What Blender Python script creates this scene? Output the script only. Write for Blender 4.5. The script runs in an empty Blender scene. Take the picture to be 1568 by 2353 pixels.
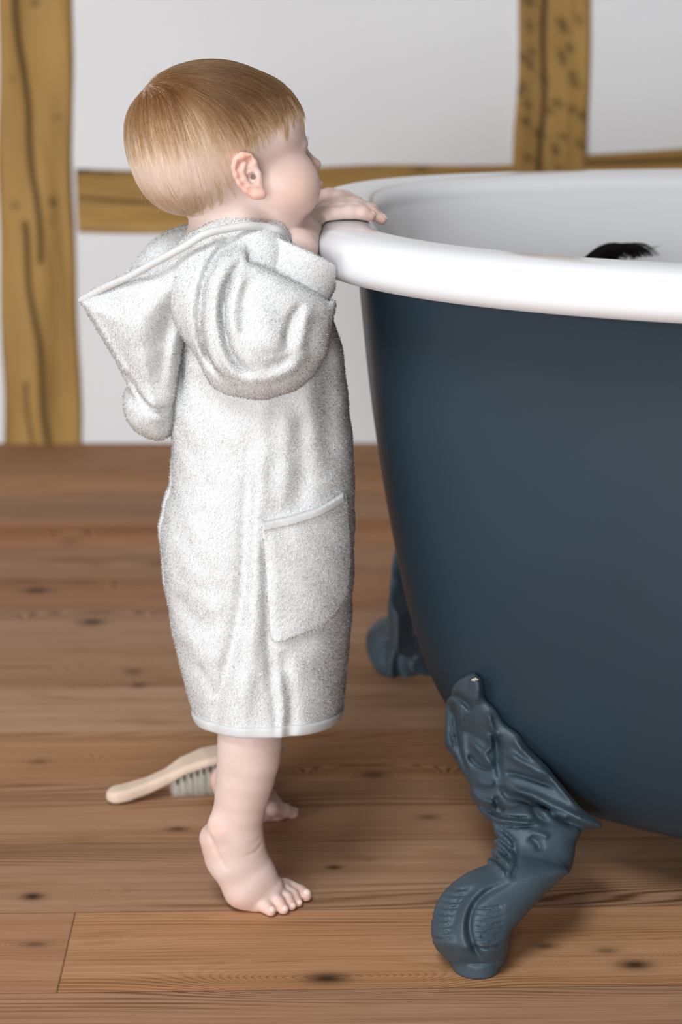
import bpy, math, random
import numpy as np
from mathutils import Vector, Matrix

random.seed(7)
rng = np.random.default_rng(11)
scene = bpy.context.scene
COL = scene.collection

# ------------------------------------------------------------------ camera, light, exposure
FPX, CX, CY = 4400.0, 784.0, 1176.5          # focal length in pixels of the 1568x2353 frame
HORIZON = -100.0                              # image row of the horizon
CAM_H = 0.778
TH = math.atan((CY - HORIZON) / FPX)          # downward pitch
cam_data = bpy.data.cameras.new('camera')
cam = bpy.data.objects.new('camera', cam_data)
COL.objects.link(cam)
cam.location = (0, 0, CAM_H)
cam.rotation_euler = (math.pi / 2 - TH, 0, 0)
cam_data.sensor_fit = 'HORIZONTAL'
cam_data.sensor_width = 24.0
cam_data.lens = FPX / 1568.0 * 24.0
cam_data.clip_start = 0.05
cam_data.dof.use_dof = True
cam_data.dof.focus_distance = 1.50
cam_data.dof.aperture_fstop = 5.0
scene.camera = cam

vs = scene.view_settings
scene.display_settings.display_device = 'sRGB'
vs.view_transform = 'Standard'
vs.look = 'None'
vs.gamma = 1.0
vs.use_curve_mapping = False
vs.exposure = -0.49

world = bpy.data.worlds.new('daylight')
scene.world = world
world.use_nodes = True
world.node_tree.nodes['Background'].inputs['Color'].default_value = (0.75, 0.85, 1.0, 1)
world.node_tree.nodes['Background'].inputs['Strength'].default_value = 0.6


def area_light(name, loc, target, sx, sy, power, color):
    l = bpy.data.lights.new(name, 'AREA')
    l.shape = 'RECTANGLE'
    l.size, l.size_y = sx, sy
    l.energy = power
    l.color = color
    o = bpy.data.objects.new(name, l)
    COL.objects.link(o)
    o.location = loc
    o.rotation_euler = (Vector(target) - Vector(loc)).to_track_quat('-Z', 'Y').to_euler()
    return o


# daylight through the window of the left wall, the one behind the camera, and the roof light over the photographer
area_light('window_daylight', (-2.72, -0.60, 0.90), (0.0, 0.60, 0.60), 1.80, 1.30, 62, (0.93, 0.972, 1.0))
area_light('window_daylight', (-0.60, -2.92, 0.90), (-0.25, 2.0, 0.60), 1.60, 1.30, 184, (0.93, 0.972, 1.0))
area_light('roof_light_daylight', (-0.60, 0.10, 2.52), (-0.45, 0.42, 0.0), 0.90, 1.00, 78, (0.93, 0.97, 1.0))


# ------------------------------------------------------------------ helpers: pixel ray -> point of the place
def W(px, py, Y):
    """The point of the place that the photograph shows at (px, py), at distance Y in front of the camera."""
    u = (px - CX) / FPX
    v = (CY - py) / FPX
    dx, dy, dz = u, math.cos(TH) + v * math.sin(TH), -math.sin(TH) + v * math.cos(TH)
    t = Y / dy
    return np.array([dx * t, Y, CAM_H + dz * t])


def WZ(px, py, Z):
    u = (px - CX) / FPX
    v = (CY - py) / FPX
    dx, dy, dz = u, math.cos(TH) + v * math.sin(TH), -math.sin(TH) + v * math.cos(TH)
    t = (Z - CAM_H) / dz
    return np.array([dx * t, dy * t, Z])


def S(py, Y):
    """metres per pixel at that row and distance"""
    p = W(CX, py, Y)
    return (p[1] * math.cos(TH) + (CAM_H - p[2]) * math.sin(TH)) / FPX


# ------------------------------------------------------------------ objects
def empty(name, loc, parent=None, rz=0.0):
    o = bpy.data.objects.new(name, None)
    COL.objects.link(o)
    o.location = loc
    o.rotation_euler = (0, 0, rz)
    o.empty_display_size = 0.05
    if parent:
        o.parent = parent
    return o


def tag(o, label=None, cat=None, group=None, kind=None):
    if label: o['label'] = label
    if cat: o['category'] = cat
    if group: o['group'] = group
    if kind: o['kind'] = kind
    return o


def link_mesh(name, verts, faces, mat, parent=None, smooth=True, attrs=None):
    """verts in world coordinates; placed under parent without moving."""
    verts = np.asarray(verts, dtype=np.float32)
    me = bpy.data.meshes.new(name)
    off = np.zeros(3, np.float32)
    if parent is not None:
        p = parent
        while p is not None:
            off += np.array(p.location, np.float32)
            p = p.parent
    v = verts - off
    if isinstance(faces, np.ndarray):
        n = len(faces); k = faces.shape[1]
        me.vertices.add(len(v)); me.vertices.foreach_set('co', v.ravel())
        me.loops.add(n * k); me.loops.foreach_set('vertex_index', faces.astype(np.int32).ravel())
        me.polygons.add(n)
        me.polygons.foreach_set('loop_start', np.arange(0, n * k, k, dtype=np.int32))
        me.polygons.foreach_set('loop_total', np.full(n, k, dtype=np.int32))
        me.update(calc_edges=True)
        me.validate()
    else:
        me.from_pydata([tuple(map(float, x)) for x in v], [], [tuple(f) for f in faces])
        me.update()
    if smooth:
        me.polygons.foreach_set('use_smooth', np.ones(len(me.polygons), bool))
    if attrs:
        for k2, a in attrs.items():
            at = me.attributes.new(k2, 'FLOAT', 'POINT')
            at.data.foreach_set('value', np.asarray(a, np.float32))
    me.materials.append(mat)
    o = bpy.data.objects.new(name, me)
    COL.objects.link(o)
    if parent is not None:
        o.parent = parent
    return o


def grid_faces(nu, nv, close_u=False, close_v=False):
    iu = np.arange(nu if close_u else nu - 1)
    iv = np.arange(nv if close_v else nv - 1)
    a, b = np.meshgrid(iu, iv, indexing='ij')
    a2, b2 = (a + 1) % nu, (b + 1) % nv
    return np.stack([a * nv + b, a2 * nv + b, a2 * nv + b2, a * nv + b2], -1).reshape(-1, 4)


def box(name, lo, hi, mat, parent=None, bevel=0.0):
    x0, y0, z0 = lo; x1, y1, z1 = hi
    v = [(x0, y0, z0), (x1, y0, z0), (x1, y1, z0), (x0, y1, z0), (x0, y0, z1), (x1, y0, z1), (x1, y1, z1), (x0, y1, z1)]
    f = [(0, 3, 2, 1), (4, 5, 6, 7), (0, 1, 5, 4), (1, 2, 6, 5), (2, 3, 7, 6), (3, 0, 4, 7)]
    o = link_mesh(name, v, f, mat, parent, smooth=False)
    if bevel:
        m = o.modifiers.new('bevel', 'BEVEL'); m.width = bevel; m.segments = 2
    return o


# ------------------------------------------------------------------ materials
def new_mat(name):
    m = bpy.data.materials.new(name)
    m.use_nodes = True
    nt = m.node_tree
    return m, nt, nt.nodes['Principled BSDF']


class NB:
    """small node builder"""
    def __init__(s, nt): s.nt = nt
    def n(s, t, **kw):
        x = s.nt.nodes.new(t)
        for k, v in kw.items(): setattr(x, k, v)
        return x
    def l(s, a, b): s.nt.links.new(a, b)
    def put(s, sock, v):
        if hasattr(v, 'links') or isinstance(v, bpy.types.NodeSocket): s.l(v, sock)
        else: sock.default_value = v
    def m(s, op, a, b=None, c=None, clamp=False):
        x = s.n('ShaderNodeMath', operation=op); x.use_clamp = clamp
        s.put(x.inputs[0], a)
        if b is not None: s.put(x.inputs[1], b)
        if c is not None: s.put(x.inputs[2], c)
        return x.outputs[0]
    def noise(s, vec, scale, detail=2.0, rough=0.5, dim='3D'):
        x = s.n('ShaderNodeTexNoise', noise_dimensions=dim)
        s.l(vec, x.inputs['Vector'])
        x.inputs['Scale'].default_value = scale; x.inputs['Detail'].default_value = detail; x.inputs['Roughness'].default_value = rough
        return x.outputs[0]
    def ramp(s, fac, stops):
        x = s.n('ShaderNodeValToRGB'); r = x.color_ramp
        while len(r.elements) < len(stops): r.elements.new(0.5)
        for e, (p, c) in zip(r.elements, stops):
            e.position = p; e.color = (*c, 1) if len(c) == 3 else c
        s.put(x.inputs[0], fac)
        return x.outputs[0]
    def mix(s, fac, a, b, blend='MIX'):
        x = s.n('ShaderNodeMix', data_type='RGBA', blend_type=blend)
        s.put(x.inputs[0], fac)
        s.put(x.inputs[6], a if not isinstance(a, tuple) else (*a, 1)); s.put(x.inputs[7], b if not isinstance(b, tuple) else (*b, 1))
        return x.outputs[2]
    def bump(s, h, strength, dist, bsdf):
        x = s.n('ShaderNodeBump'); s.l(h, x.inputs['Height'])
        x.inputs['Strength'].default_value = strength; x.inputs['Distance'].default_value = dist
        s.l(x.outputs[0], bsdf.inputs['Normal'])
    def comb(s, x, y, z):
        c = s.n('ShaderNodeCombineXYZ')
        for i, v in enumerate((x, y, z)): s.put(c.inputs[i], v)
        return c.outputs[0]


def mat_plaster():
    m, nt, b = new_mat('white_plaster'); B = NB(nt)
    co = B.n('ShaderNodeNewGeometry').outputs['Position']
    n1 = B.noise(co, 3.0, 3); n2 = B.noise(co, 55, 4, .6)
    B.l(B.ramp(n1, [(.3, (.79, .80, .82)), (.7, (.83, .84, .855))]), b.inputs['Base Color'])
    b.inputs['Roughness'].default_value = .9
    B.bump(n2, .12, .01, b)
    return m


def mat_timber():
    """old oak: golden brown, grain along the member's long axis (attribute 'along' / 'across'), cracks and hack marks from mesh attributes"""
    m, nt, b = new_mat('old_oak_timber'); B = NB(nt)
    at = lambda k: B.n('ShaderNodeAttribute', attribute_name=k).outputs['Fac']
    al, ac = at('along'), at('across')
    v = B.comb(B.m('MULTIPLY', al, 2.0), B.m('MULTIPLY', ac, 26.0), 0.0)
    v2 = B.comb(B.m('MULTIPLY', al, 5.0), B.m('MULTIPLY', ac, 9.0), 3.0)
    g = B.noise(v, 1.0, 5, .6); g2 = B.noise(v2, 1.0, 3)
    c = B.ramp(g, [(.28, (.23, .13, .036)), (.5, (.41, .245, .075)), (.75, (.51, .32, .115))])
    c = B.mix(B.m('MULTIPLY', B.m('SUBTRACT', g2, .42, clamp=True), 1.6, clamp=True), c, (.28, .16, .058))
    k = B.m('MAXIMUM', at('crack'), at('mark'), clamp=True)
    c = B.mix(k, c, (.030, .022, .010))
    B.l(c, b.inputs['Base Color'])
    b.inputs['Roughness'].default_value = .75
    b.inputs['Specular IOR Level'].default_value = .25
    B.bump(g, .25, .004, b)
    return m


PLANK_W, PLANK_ANG = 0.1310, 0.0235
SEAM0 = None
# knots of the floor boards: image place, size along and across the board (m)
KNOTS = [(752, 2248, .020, .010, 1), (1460, 2217, .016, .009, 1), (75, 2060, .011, .008, 1), (768, 1993, .008, .005, .9), (80, 2170, .014, .006, .55),
         (1255, 2174, .011, .006, .7), (1395, 2184, .012, .006, .6), (858, 1781, .016, .009, .7), (408, 1905, .012, .006, .8), (90, 1750, .012, .008, .5),
         (212, 1430, .018, .014, .9), (85, 1357, .020, .012, .9), (308, 1544, .012, .012, .5), (160, 1245, .014, .018, .35), (985, 1878, .012, .006, .6), (320, 1575, .010, .010, .6)]


def mat_floor():
    m, nt, b = new_mat('oiled_pine_boards'); B = NB(nt)
    pos = B.n('ShaderNodeNewGeometry').outputs['Position']
    sp = B.n('ShaderNodeSeparateXYZ'); B.l(pos, sp.inputs[0])
    X, Y = sp.outputs[0], sp.outputs[1]
    ca, sa = math.cos(PLANK_ANG), math.sin(PLANK_ANG)
    u = B.m('ADD', B.m('MULTIPLY', X, ca), B.m('MULTIPLY', Y, sa))
    v = B.m('SUBTRACT', B.m('MULTIPLY', Y, ca), B.m('MULTIPLY', X, sa))
    ref = WZ(784, 2090, 0)
    v0 = ref[1] * ca - ref[0] * sa                      # a seam runs here
    vn = B.m('DIVIDE', B.m('SUBTRACT', v, v0 - 40 * PLANK_W), PLANK_W)
    idx = B.m('FLOOR', vn)
    fr = B.m('FRACT', vn)
    # butt joint of the board nearest the child's foot
    j = WZ(150, 2197, 0)
    uj = j[0] * ca + j[1] * sa
    wn = B.n('ShaderNodeTexWhiteNoise', noise_dimensions='1D'); B.l(idx, wn.inputs['W'])
    is39 = B.m('COMPARE', idx, 39.0, .3)
    ujoint = B.m('ADD', B.m('MULTIPLY', is39, uj), B.m('MULTIPLY', B.m('SUBTRACT', 1.0, is39), B.m('ADD', B.m('MULTIPLY', wn.outputs['Value'], 3.0), .9)))
    right = B.m('GREATER_THAN', u, ujoint)
    pid = B.m('ADD', idx, B.m('MULTIPLY', right, 57.3))
    wn2 = B.n('ShaderNodeTexWhiteNoise', noise_dimensions='1D'); B.l(pid, wn2.inputs['W'])
    r1 = wn2.outputs['Value']
    r3 = B.n('ShaderNodeSeparateColor'); B.l(wn2.outputs['Color'], r3.inputs[0])
    # grain field: stretched noise plus a bump around each knot
    base = B.comb(B.m('ADD', B.m('MULTIPLY', u, .85), B.m('MULTIPLY', r1, 37.0)), B.m('MULTIPLY', v, 9.0), B.m('MULTIPLY', pid, 3.17))
    f = B.noise(base, 1.0, 2, .45)
    f = B.m('ADD', B.m('MULTIPLY', f, .80), B.m('MULTIPLY', v, 5.5))
    kd = None
    for (px, py, a, c, amt) in KNOTS:
        p = WZ(px, py, 0)
        ku, kv = p[0] * ca + p[1] * sa, p[1] * ca - p[0] * sa
        du = B.m('DIVIDE', B.m('SUBTRACT', u, ku), a); dv = B.m('DIVIDE', B.m('SUBTRACT', v, kv), c)
        # ring lift (long along the board)
        e = B.m('ADD', B.m('POWER', B.m('MULTIPLY', du, .24), 2.0), B.m('POWER', B.m('MULTIPLY', dv, .55), 2.0))
        f = B.m('ADD', f, B.m('MULTIPLY', B.m('EXPONENT', B.m('MULTIPLY', e, -1.0)), .55))
        q = B.m('ADD', B.m('POWER', du, 2.0), B.m('POWER', dv, 2.0))
        q = B.m('MULTIPLY', B.m('EXPONENT', B.m('MULTIPLY', q, -1.3)), amt)
        kd = q if kd is None else B.m('MAXIMUM', kd, q)
    rings = B.m('SINE', B.m('MULTIPLY', f, 190.0))
    rings = B.m('ADD', B.m('MULTIPLY', rings, .5), .5)
    fine = B.noise(B.comb(B.m('MULTIPLY', u, 5.0), B.m('MULTIPLY', v, 900.0), pid), 1.0, 3, .65)
    broad = B.noise(B.comb(B.m('MULTIPLY', u, 2.2), B.m('MULTIPLY', v, 60.0), B.m('MULTIPLY', pid, 1.7)), 1.0, 4, .6)
    cath = B.noise(B.comb(B.m('MULTIPLY', u, 1.1), B.m('MULTIPLY', v, 14.0), B.m('MULTIPLY', pid, 2.3)), 1.0, 1, .5)
    ringw = B.m('ADD', .06, B.m('MULTIPLY', B.m('SUBTRACT', cath, .45, clamp=True), 1.3))
    streak = B.m('ADD', B.m('MULTIPLY', B.m('POWER', rings, 2.0), ringw), B.m('ADD', B.m('MULTIPLY', fine, .70), B.m('MULTIPLY', broad, .42)))
    col = B.ramp(streak, [(.34, (.53, .336, .218)), (.62, (.40, .232, .138)), (.86, (.185, .092, .047)), (1.0, (.10, .048, .025))])
    # board to board tone
    tone = B.m('ADD', .80, B.m('MULTIPLY', r1, .30))
    hsv = B.n('ShaderNodeHueSaturation'); B.l(col, hsv.inputs['Color']); B.l(tone, hsv.inputs['Value'])
    B.l(B.m('ADD', .94, B.m('MULTIPLY', r3.outputs[1], .2)), hsv.inputs['Saturation'])
    col = B.mix(B.m('MULTIPLY', r3.outputs[2], .5), hsv.outputs[0], (1.06, .90, .86), 'MULTIPLY')
    # amber resin stains
    st = B.noise(B.comb(B.m('MULTIPLY', u, 9.0), B.m('MULTIPLY', v, 34.0), 9.1), 1.0, 3, .5)
    col = B.mix(B.m('MULTIPLY', B.m('SUBTRACT', st, .60, clamp=True), 3.2, clamp=True), col, (.21, .095, .025))
    col = B.mix(B.m('MULTIPLY', kd, .93), col, (.022, .012, .008))
    # seams
    seam = B.m('LESS_THAN', B.m('ABSOLUTE', B.m('SUBTRACT', B.m('FRACT', B.m('ADD', fr, .5)), .5)), .0048)
    jn = B.m('LESS_THAN', B.m('ABSOLUTE', B.m('SUBTRACT', u, ujoint)), .0008)
    sm = B.m('MAXIMUM', seam, jn)
    col = B.mix(B.m('MULTIPLY', sm, .55), col, (.05, .026, .014))
    B.l(col, b.inputs['Base Color'])
    B.l(B.m('ADD', .58, B.m('MULTIPLY', fine, .2)), b.inputs['Roughness'])
    b.inputs['Specular IOR Level'].default_value = .03
    h = B.m('SUBTRACT', B.m('MULTIPLY', fine, -.25), B.m('MULTIPLY', sm, 1.2))
    B.bump(h, .25, .0025, b)
    return m


def simple_mat(name, color, rough=.5, spec=.5, noise=None, bump=None, sheen=0, coat=0):
    m, nt, b = new_mat(name); B = NB(nt)
    co = B.n('ShaderNodeTexCoord').outputs['Object']
    b.inputs['Base Color'].default_value = (*color, 1)
    b.inputs['Roughness'].default_value = rough
    b.inputs['Specular IOR Level'].default_value = spec
    if noise:
        sc, amt = noise
        n = B.noise(co, sc, 3)
        lo = tuple(max(0, c * (1 - amt)) for c in color); hi = tuple(min(1, c * (1 + amt)) for c in color)
        B.l(B.ramp(n, [(.3, lo), (.7, hi)]), b.inputs['Base Color'])
    if bump:
        sc, st, di = bump
        B.bump(B.noise(co, sc, 3, .6), st, di, b)
    if sheen: b.inputs['Sheen Weight'].default_value = sheen
    if coat:
        b.inputs['Coat Weight'].default_value = coat; b.inputs['Coat Roughness'].default_value = .06
    return m


def mat_skin():
    m, nt, b = new_mat('fair_skin'); B = NB(nt)
    co = B.n('ShaderNodeTexCoord').outputs['Object']
    fl = B.n('ShaderNodeAttribute', attribute_name='flush').outputs['Fac']
    n = B.noise(co, 45, 3)
    base = B.ramp(n, [(.3, (.655, .505, .455)), (.7, (.695, .55, .50))])
    col = B.mix(fl, base, (.77, .38, .28))
    B.l(col, b.inputs['Base Color'])
    b.inputs['Roughness'].default_value = .48
    b.inputs['Specular IOR Level'].default_value = .35
    b.inputs['Subsurface Weight'].default_value = .55
    b.inputs['Subsurface Radius'].default_value = (1.0, .35, .18)
    b.inputs['Subsurface Scale'].default_value = .005
    B.bump(B.noise(co, 420, 3, .6), .10, .0006, b)
    return m


def mat_hair(name, ramp, gloss=.75):
    m = bpy.data.materials.new(name); m.use_nodes = True
    nt = m.node_tree; nt.nodes.clear(); B = NB(nt)
    out = B.n('ShaderNodeOutputMaterial')
    at = B.n('ShaderNodeAttribute', attribute_name='tone').outputs['Fac']
    col = B.ramp(at, ramp)
    d = B.n('ShaderNodeBsdfDiffuse'); B.l(col, d.inputs[0])
    g = B.n('ShaderNodeBsdfHairPrincipled', parametrization='COLOR'); B.l(col, g.inputs['Color'])
    g.inputs['Roughness'].default_value = .38; g.inputs['Radial Roughness'].default_value = .5
    mx = B.n('ShaderNodeMixShader'); mx.inputs[0].default_value = gloss
    B.l(d.outputs[0], mx.inputs[1]); B.l(g.outputs[0], mx.inputs[2]); B.l(mx.outputs[0], out.inputs[0])
    return m


def mat_terry():
    m, nt, b = new_mat('white_terry'); B = NB(nt)
    co = B.n('ShaderNodeTexCoord').outputs['Object']
    n = B.noise(co, 130, 3, .6)
    B.l(B.ramp(n, [(.3, (.645, .65, .65)), (.7, (.695, .70, .70))]), b.inputs['Base Color'])
    b.inputs['Roughness'].default_value = .95
    b.inputs['Specular IOR Level'].default_value = .05
    b.inputs['Sheen Weight'].default_value = .15
    B.bump(B.noise(co, 620, 3, .65), .55, .0016, b)
    return m


def mat_pile():
    """cotton loops: they pass light on as well as reflect it"""
    m = bpy.data.materials.new('white_terry_loops'); m.use_nodes = True
    nt = m.node_tree; nt.nodes.clear(); B = NB(nt)
    out = B.n('ShaderNodeOutputMaterial')
    d = B.n('ShaderNodeBsdfDiffuse'); t = B.n('ShaderNodeBsdfTranslucent')
    d.inputs[0].default_value = (.85, .855, .855, 1); t.inputs[0].default_value = (.85, .855, .855, 1)
    mx = B.n('ShaderNodeMixShader'); mx.inputs[0].default_value = .2
    B.l(d.outputs[0], mx.inputs[1]); B.l(t.outputs[0], mx.inputs[2]); B.l(mx.outputs[0], out.inputs[0])
    return m


M = {
    'pile': mat_pile(),
    'plaster': mat_plaster(),
    'timber': mat_timber(),
    'floor': mat_floor(),
    'skin': mat_skin(),
    'terry': mat_terry(),
    'binding': simple_mat('white_satin_binding', (.60, .605, .60), .6, .25, noise=(900, .03), bump=(1500, .15, .0006)),
    'enamel': simple_mat('white_enamel', (.75, .76, .785), .12, .5),
    'slate': simple_mat('slate_blue_paint', (.020, .037, .053), .46, .28, noise=(6, .06), bump=(900, .04, .0004)),
    'castslate': simple_mat('slate_blue_cast_iron', (.044, .068, .088), .5, .4, noise=(60, .12), bump=(500, .22, .0008)),
    'chip': simple_mat('bare_chipped_metal', (.45, .42, .33), .6, .3),
    'brushwood': simple_mat('pale_beech', (.66, .51, .40), .55, .3, noise=(30, .08)),
    'hole': simple_mat('bore_shade', (.10, .08, .05), .9, .1),  # shade inside the tuft bores, given as a dark colour
    'eyewhite': simple_mat('eye_white', (.78, .76, .74), .12, .5),
    'iris': simple_mat('grey_green_iris', (.12, .14, .12), .1, .5),
    'pupil': simple_mat('pupil', (.005, .005, .005), .1, .5),
    'nail': simple_mat('finger_nail', (.86, .66, .58), .3, .5),
    'hair': mat_hair('fine_strawberry_blond_hair', [(0, (.095, .036, .010)), (.4, (.36, .175, .062)), (1, (.84, .68, .48))]),
    'lash': mat_hair('brown_lash', [(0, (.02, .012, .008)), (1, (.03, .02, .012))]),
    'darkhair': mat_hair('black_brown_hair', [(0, (.003, .002, .002)), (1, (.010, .007, .005))], .15),
    'ceiling': simple_mat('dark_oak_boards', (.16, .11, .07), .8, .2),
    'windowframe': simple_mat('white_window_paint', (.8, .8, .79), .5, .4),
    'boards': simple_mat('dark_unseen_walls', (.20, .155, .115), .8, .2, noise=(3, .2)),  # unseen walls, made dark brown to cut the bounced light
}


# ------------------------------------------------------------------ signed distance modelling
class Cap:
    """capsule with two radii"""
    def __init__(s, a, b, ra, rb=None):
        s.a = np.asarray(a, float); s.b = np.asarray(b, float); s.ra = ra; s.rb = ra if rb is None else rb
        s.c = (s.a + s.b) / 2; s.R = np.linalg.norm(s.b - s.a) / 2 + max(s.ra, s.rb)
    def __call__(s, P):
        ab = s.b - s.a; L = ab @ ab
        t = np.clip(((P - s.a) @ ab) / max(L, 1e-12), 0, 1)
        q = P - s.a - t[:, None] * ab
        return np.sqrt((q * q).sum(1)) - (s.ra + (s.rb - s.ra) * t)


class Ell:
    """ellipsoid; rows of A are its unit axes"""
    def __init__(s, c, r, A=None):
        s.c = np.asarray(c, float); s.r = np.asarray(r, float); s.A = np.eye(3) if A is None else np.asarray(A, float)
        s.R = s.r.max()
    def __call__(s, P):
        q = (P - s.c) @ s.A.T
        a = q / s.r; k0 = np.sqrt((a * a).sum(1)); b = a / s.r; k1 = np.sqrt((b * b).sum(1))
        return k0 * (k0 - 1) / np.maximum(k1, 1e-9)


class Fn:
    def __init__(s, f, c, R):
        s.f = f; s.c = np.asarray(c, float); s.R = R; s.lo = s.c - R; s.hi = s.c + R
    def prune(s, C, R): return s if np.linalg.norm(s.c - C) < s.R + R else None
    def __call__(s, P): return s.f(P)


class Then:
    """last step of a Comb: d -> f(P, d)"""
    def __init__(s, f): s.f = f; s.c = np.zeros(3); s.R = 99.0


def smin(a, b, k):
    if k <= 0: return np.minimum(a, b)
    h = np.maximum(k - np.abs(a - b), 0) / k
    return np.minimum(a, b) - h * h * k * .25


class Comb:
    """ordered list of (node, k, op); op '+' union, '-' carve, 'd' displacement (adds f(P))"""
    def __init__(s, items): 
        s.items = [(i[0], i[1], i[2] if len(i) > 2 else '+') for i in items]
        pos = [n for n, k, op in s.items if op == '+']
        s.lo = np.min([n.c - n.R for n in pos], 0); s.hi = np.max([n.c + n.R for n in pos], 0)
        s.c = (s.lo + s.hi) / 2; s.R = max(np.linalg.norm(n.c - s.c) + n.R for n in pos)
    def prune(s, C, R):
        out = []
        for n, k, op in s.items:
            if np.linalg.norm(n.c - C) - n.R < R + k + .004:
                if isinstance(n, Comb):
                    n = n.prune(C, R)
                    if n is None: continue
                out.append((n, k, op))
        if not any(op == '+' for _, _, op in out): return None
        r = Comb.__new__(Comb); r.items = out; r.c = s.c; r.R = s.R
        return r
    def __call__(s, P):
        d = None
        for n, k, op in s.items:
            if op == '+':
                v = n(P); d = v if d is None else smin(d, v, k)
            elif d is None: continue
            elif op == 'x':
                d = n.f(P, d)
            elif op == '-':
                d = -smin(-d, n(P), k)
            else:
                d = d + n(P)
        return d


def chain(pts, rs, k=.002):
    return Comb([(Cap(pts[i], pts[i + 1], rs[i], rs[i + 1]), k) for i in range(len(pts) - 1)])


def surface_nets(D, org, h):
    inside = D < 0
    act = np.zeros(tuple(n - 1 for n in D.shape), bool)
    al = np.ones_like(act)
    for dx in (0, 1):
        for dy in (0, 1):
            for dz in (0, 1):
                s = inside[dx:dx + act.shape[0], dy:dy + act.shape[1], dz:dz + act.shape[2]]
                act |= s; al &= s
    act &= ~al
    idx = np.argwhere(act)
    offs = np.array([(a, b, c) for a in (0, 1) for b in (0, 1) for c in (0, 1)])
    cv = np.stack([D[idx[:, 0] + o[0], idx[:, 1] + o[1], idx[:, 2] + o[2]] for o in offs], 1)
    acc = np.zeros((len(idx), 3)); cnt = np.zeros(len(idx))
    for i in range(8):
        for j in range(i + 1, 8):
            if np.abs(offs[i] - offs[j]).sum() != 1: continue
            a, b = cv[:, i], cv[:, j]
            m = (a < 0) != (b < 0)
            t = np.where(m, a / np.where(m, a - b, 1), 0)
            p = offs[i] + t[:, None] * (offs[j] - offs[i])
            acc[m] += p[m]; cnt[m] += 1
    V = org + (idx + acc / cnt[:, None]) * h
    vid = np.full(act.shape, -1, np.int32); vid[act] = np.arange(len(idx))
    F = []
    for ax in range(3):
        sl0 = [slice(None)] * 3; sl1 = [slice(None)] * 3
        sl0[ax] = slice(0, -1); sl1[ax] = slice(1, None)
        a = inside[tuple(sl0)]; b = inside[tuple(sl1)]
        e = np.argwhere(a != b)
        o1, o2 = (ax + 1) % 3, (ax + 2) % 3
        ok = (e[:, o1] > 0) & (e[:, o2] > 0) & (e[:, o1] < act.shape[o1]) & (e[:, o2] < act.shape[o2])
        e = e[ok]
        if not len(e): continue
        def cell(d1, d2):
            q = e.copy(); q[:, o1] += d1; q[:, o2] += d2
            return vid[q[:, 0], q[:, 1], q[:, 2]]
        quad = np.stack([cell(-1, -1), cell(0, -1), cell(0, 0), cell(-1, 0)], 1)
        flip = ~a[e[:, 0], e[:, 1], e[:, 2]]
        quad[flip] = quad[flip][:, ::-1]
        F.append(quad)
    return V, np.concatenate(F).astype(np.int32)


def mesh_sdf(node, h, pad=None, smooth=1, lo=None, hi=None, clip=None):
    """sample the field in blocks, keep those near the surface, extract a quad mesh"""
    lo = (node.lo if lo is None else np.asarray(lo)) - 3 * h; hi = (node.hi if hi is None else np.asarray(hi)) + 3 * h
    Bn = 20
    nb = np.ceil((hi - lo) / (h * Bn)).astype(int)
    D = np.full(tuple(nb * Bn), 1.0, np.float32)
    g = np.stack(np.meshgrid(*[np.arange(Bn)] * 3, indexing='ij'), -1).reshape(-1, 3) * h
    Rb = h * Bn * .5 * 1.7321
    for i in range(nb[0]):
        for j in range(nb[1]):
            for k in range(nb[2]):
                o = lo + np.array([i, j, k]) * Bn * h
                C = o + Bn * h * .5
                n = node.prune(C, Rb + 2 * h)
                if n is None: continue
                d0 = float(n(C[None])[0])
                sl = (slice(i * Bn, i * Bn + Bn), slice(j * Bn, j * Bn + Bn), slice(k * Bn, k * Bn + Bn))
                if abs(d0) > Rb * 1.5 + .010:
                    D[sl] = 1.0 if d0 > 0 else -1.0
                    continue
                D[sl] = n(o + g).reshape(Bn, Bn, Bn)
    D[[0, -1]] = 1; D[:, [0, -1]] = 1; D[:, :, [0, -1]] = 1
    V, F = surface_nets(D, lo, h)
    for _ in range(smooth):
        V = relax(V, F)
    return V, F


def relax(V, F, w=.5):
    acc = np.zeros_like(V); cnt = np.zeros(len(V))
    for a, b in ((0, 1), (1, 2), (2, 3), (3, 0)):
        np.add.at(acc, F[:, a], V[F[:, b]]); np.add.at(cnt, F[:, a], 1)
        np.add.at(acc, F[:, b], V[F[:, a]]); np.add.at(cnt, F[:, b], 1)
    return V * (1 - w) + w * acc / np.maximum(cnt, 1)[:, None]


def grad(node, P, e=.0008):
    g = np.stack([node(P + np.eye(3)[i] * e) - node(P - np.eye(3)[i] * e) for i in range(3)], 1)
    return g / np.maximum(np.linalg.norm(g, axis=1, keepdims=True), 1e-9)


def seg_dist2(x, z, poly):
    """distance in the XZ plane to an open polyline, and the running parameter 0..1 along it"""
    best = np.full(len(x), 1e9); par = np.zeros(len(x)); n = len(poly) - 1
    for i in range(n):
        ax, az = poly[i]; bx, bz = poly[i + 1]
        ux, uz = bx - ax, bz - az; L = ux * ux + uz * uz + 1e-12
        t = np.clip(((x - ax) * ux + (z - az) * uz) / L, 0, 1)
        d = np.hypot(x - ax - t * ux, z - az - t * uz)
        m = d < best
        best = np.where(m, d, best); par = np.where(m, (i + t) / n, par)
    return best, par


def poly_sd(x, z, poly):
    """signed distance (negative inside) to a closed polygon in the XZ plane"""
    d, _ = seg_dist2(x, z, list(poly) + [poly[0]])
    ins = np.zeros(len(x), bool); n = len(poly)
    for i in range(n):
        ax, az = poly[i]; bx, bz = poly[(i + 1) % n]
        c = ((az > z) != (bz > z)) & (x < (bx - ax) * (z - az) / (bz - az if abs(bz - az) > 1e-12 else 1e-12) + ax)
        ins ^= c
    return np.where(ins, -d, d)


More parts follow.
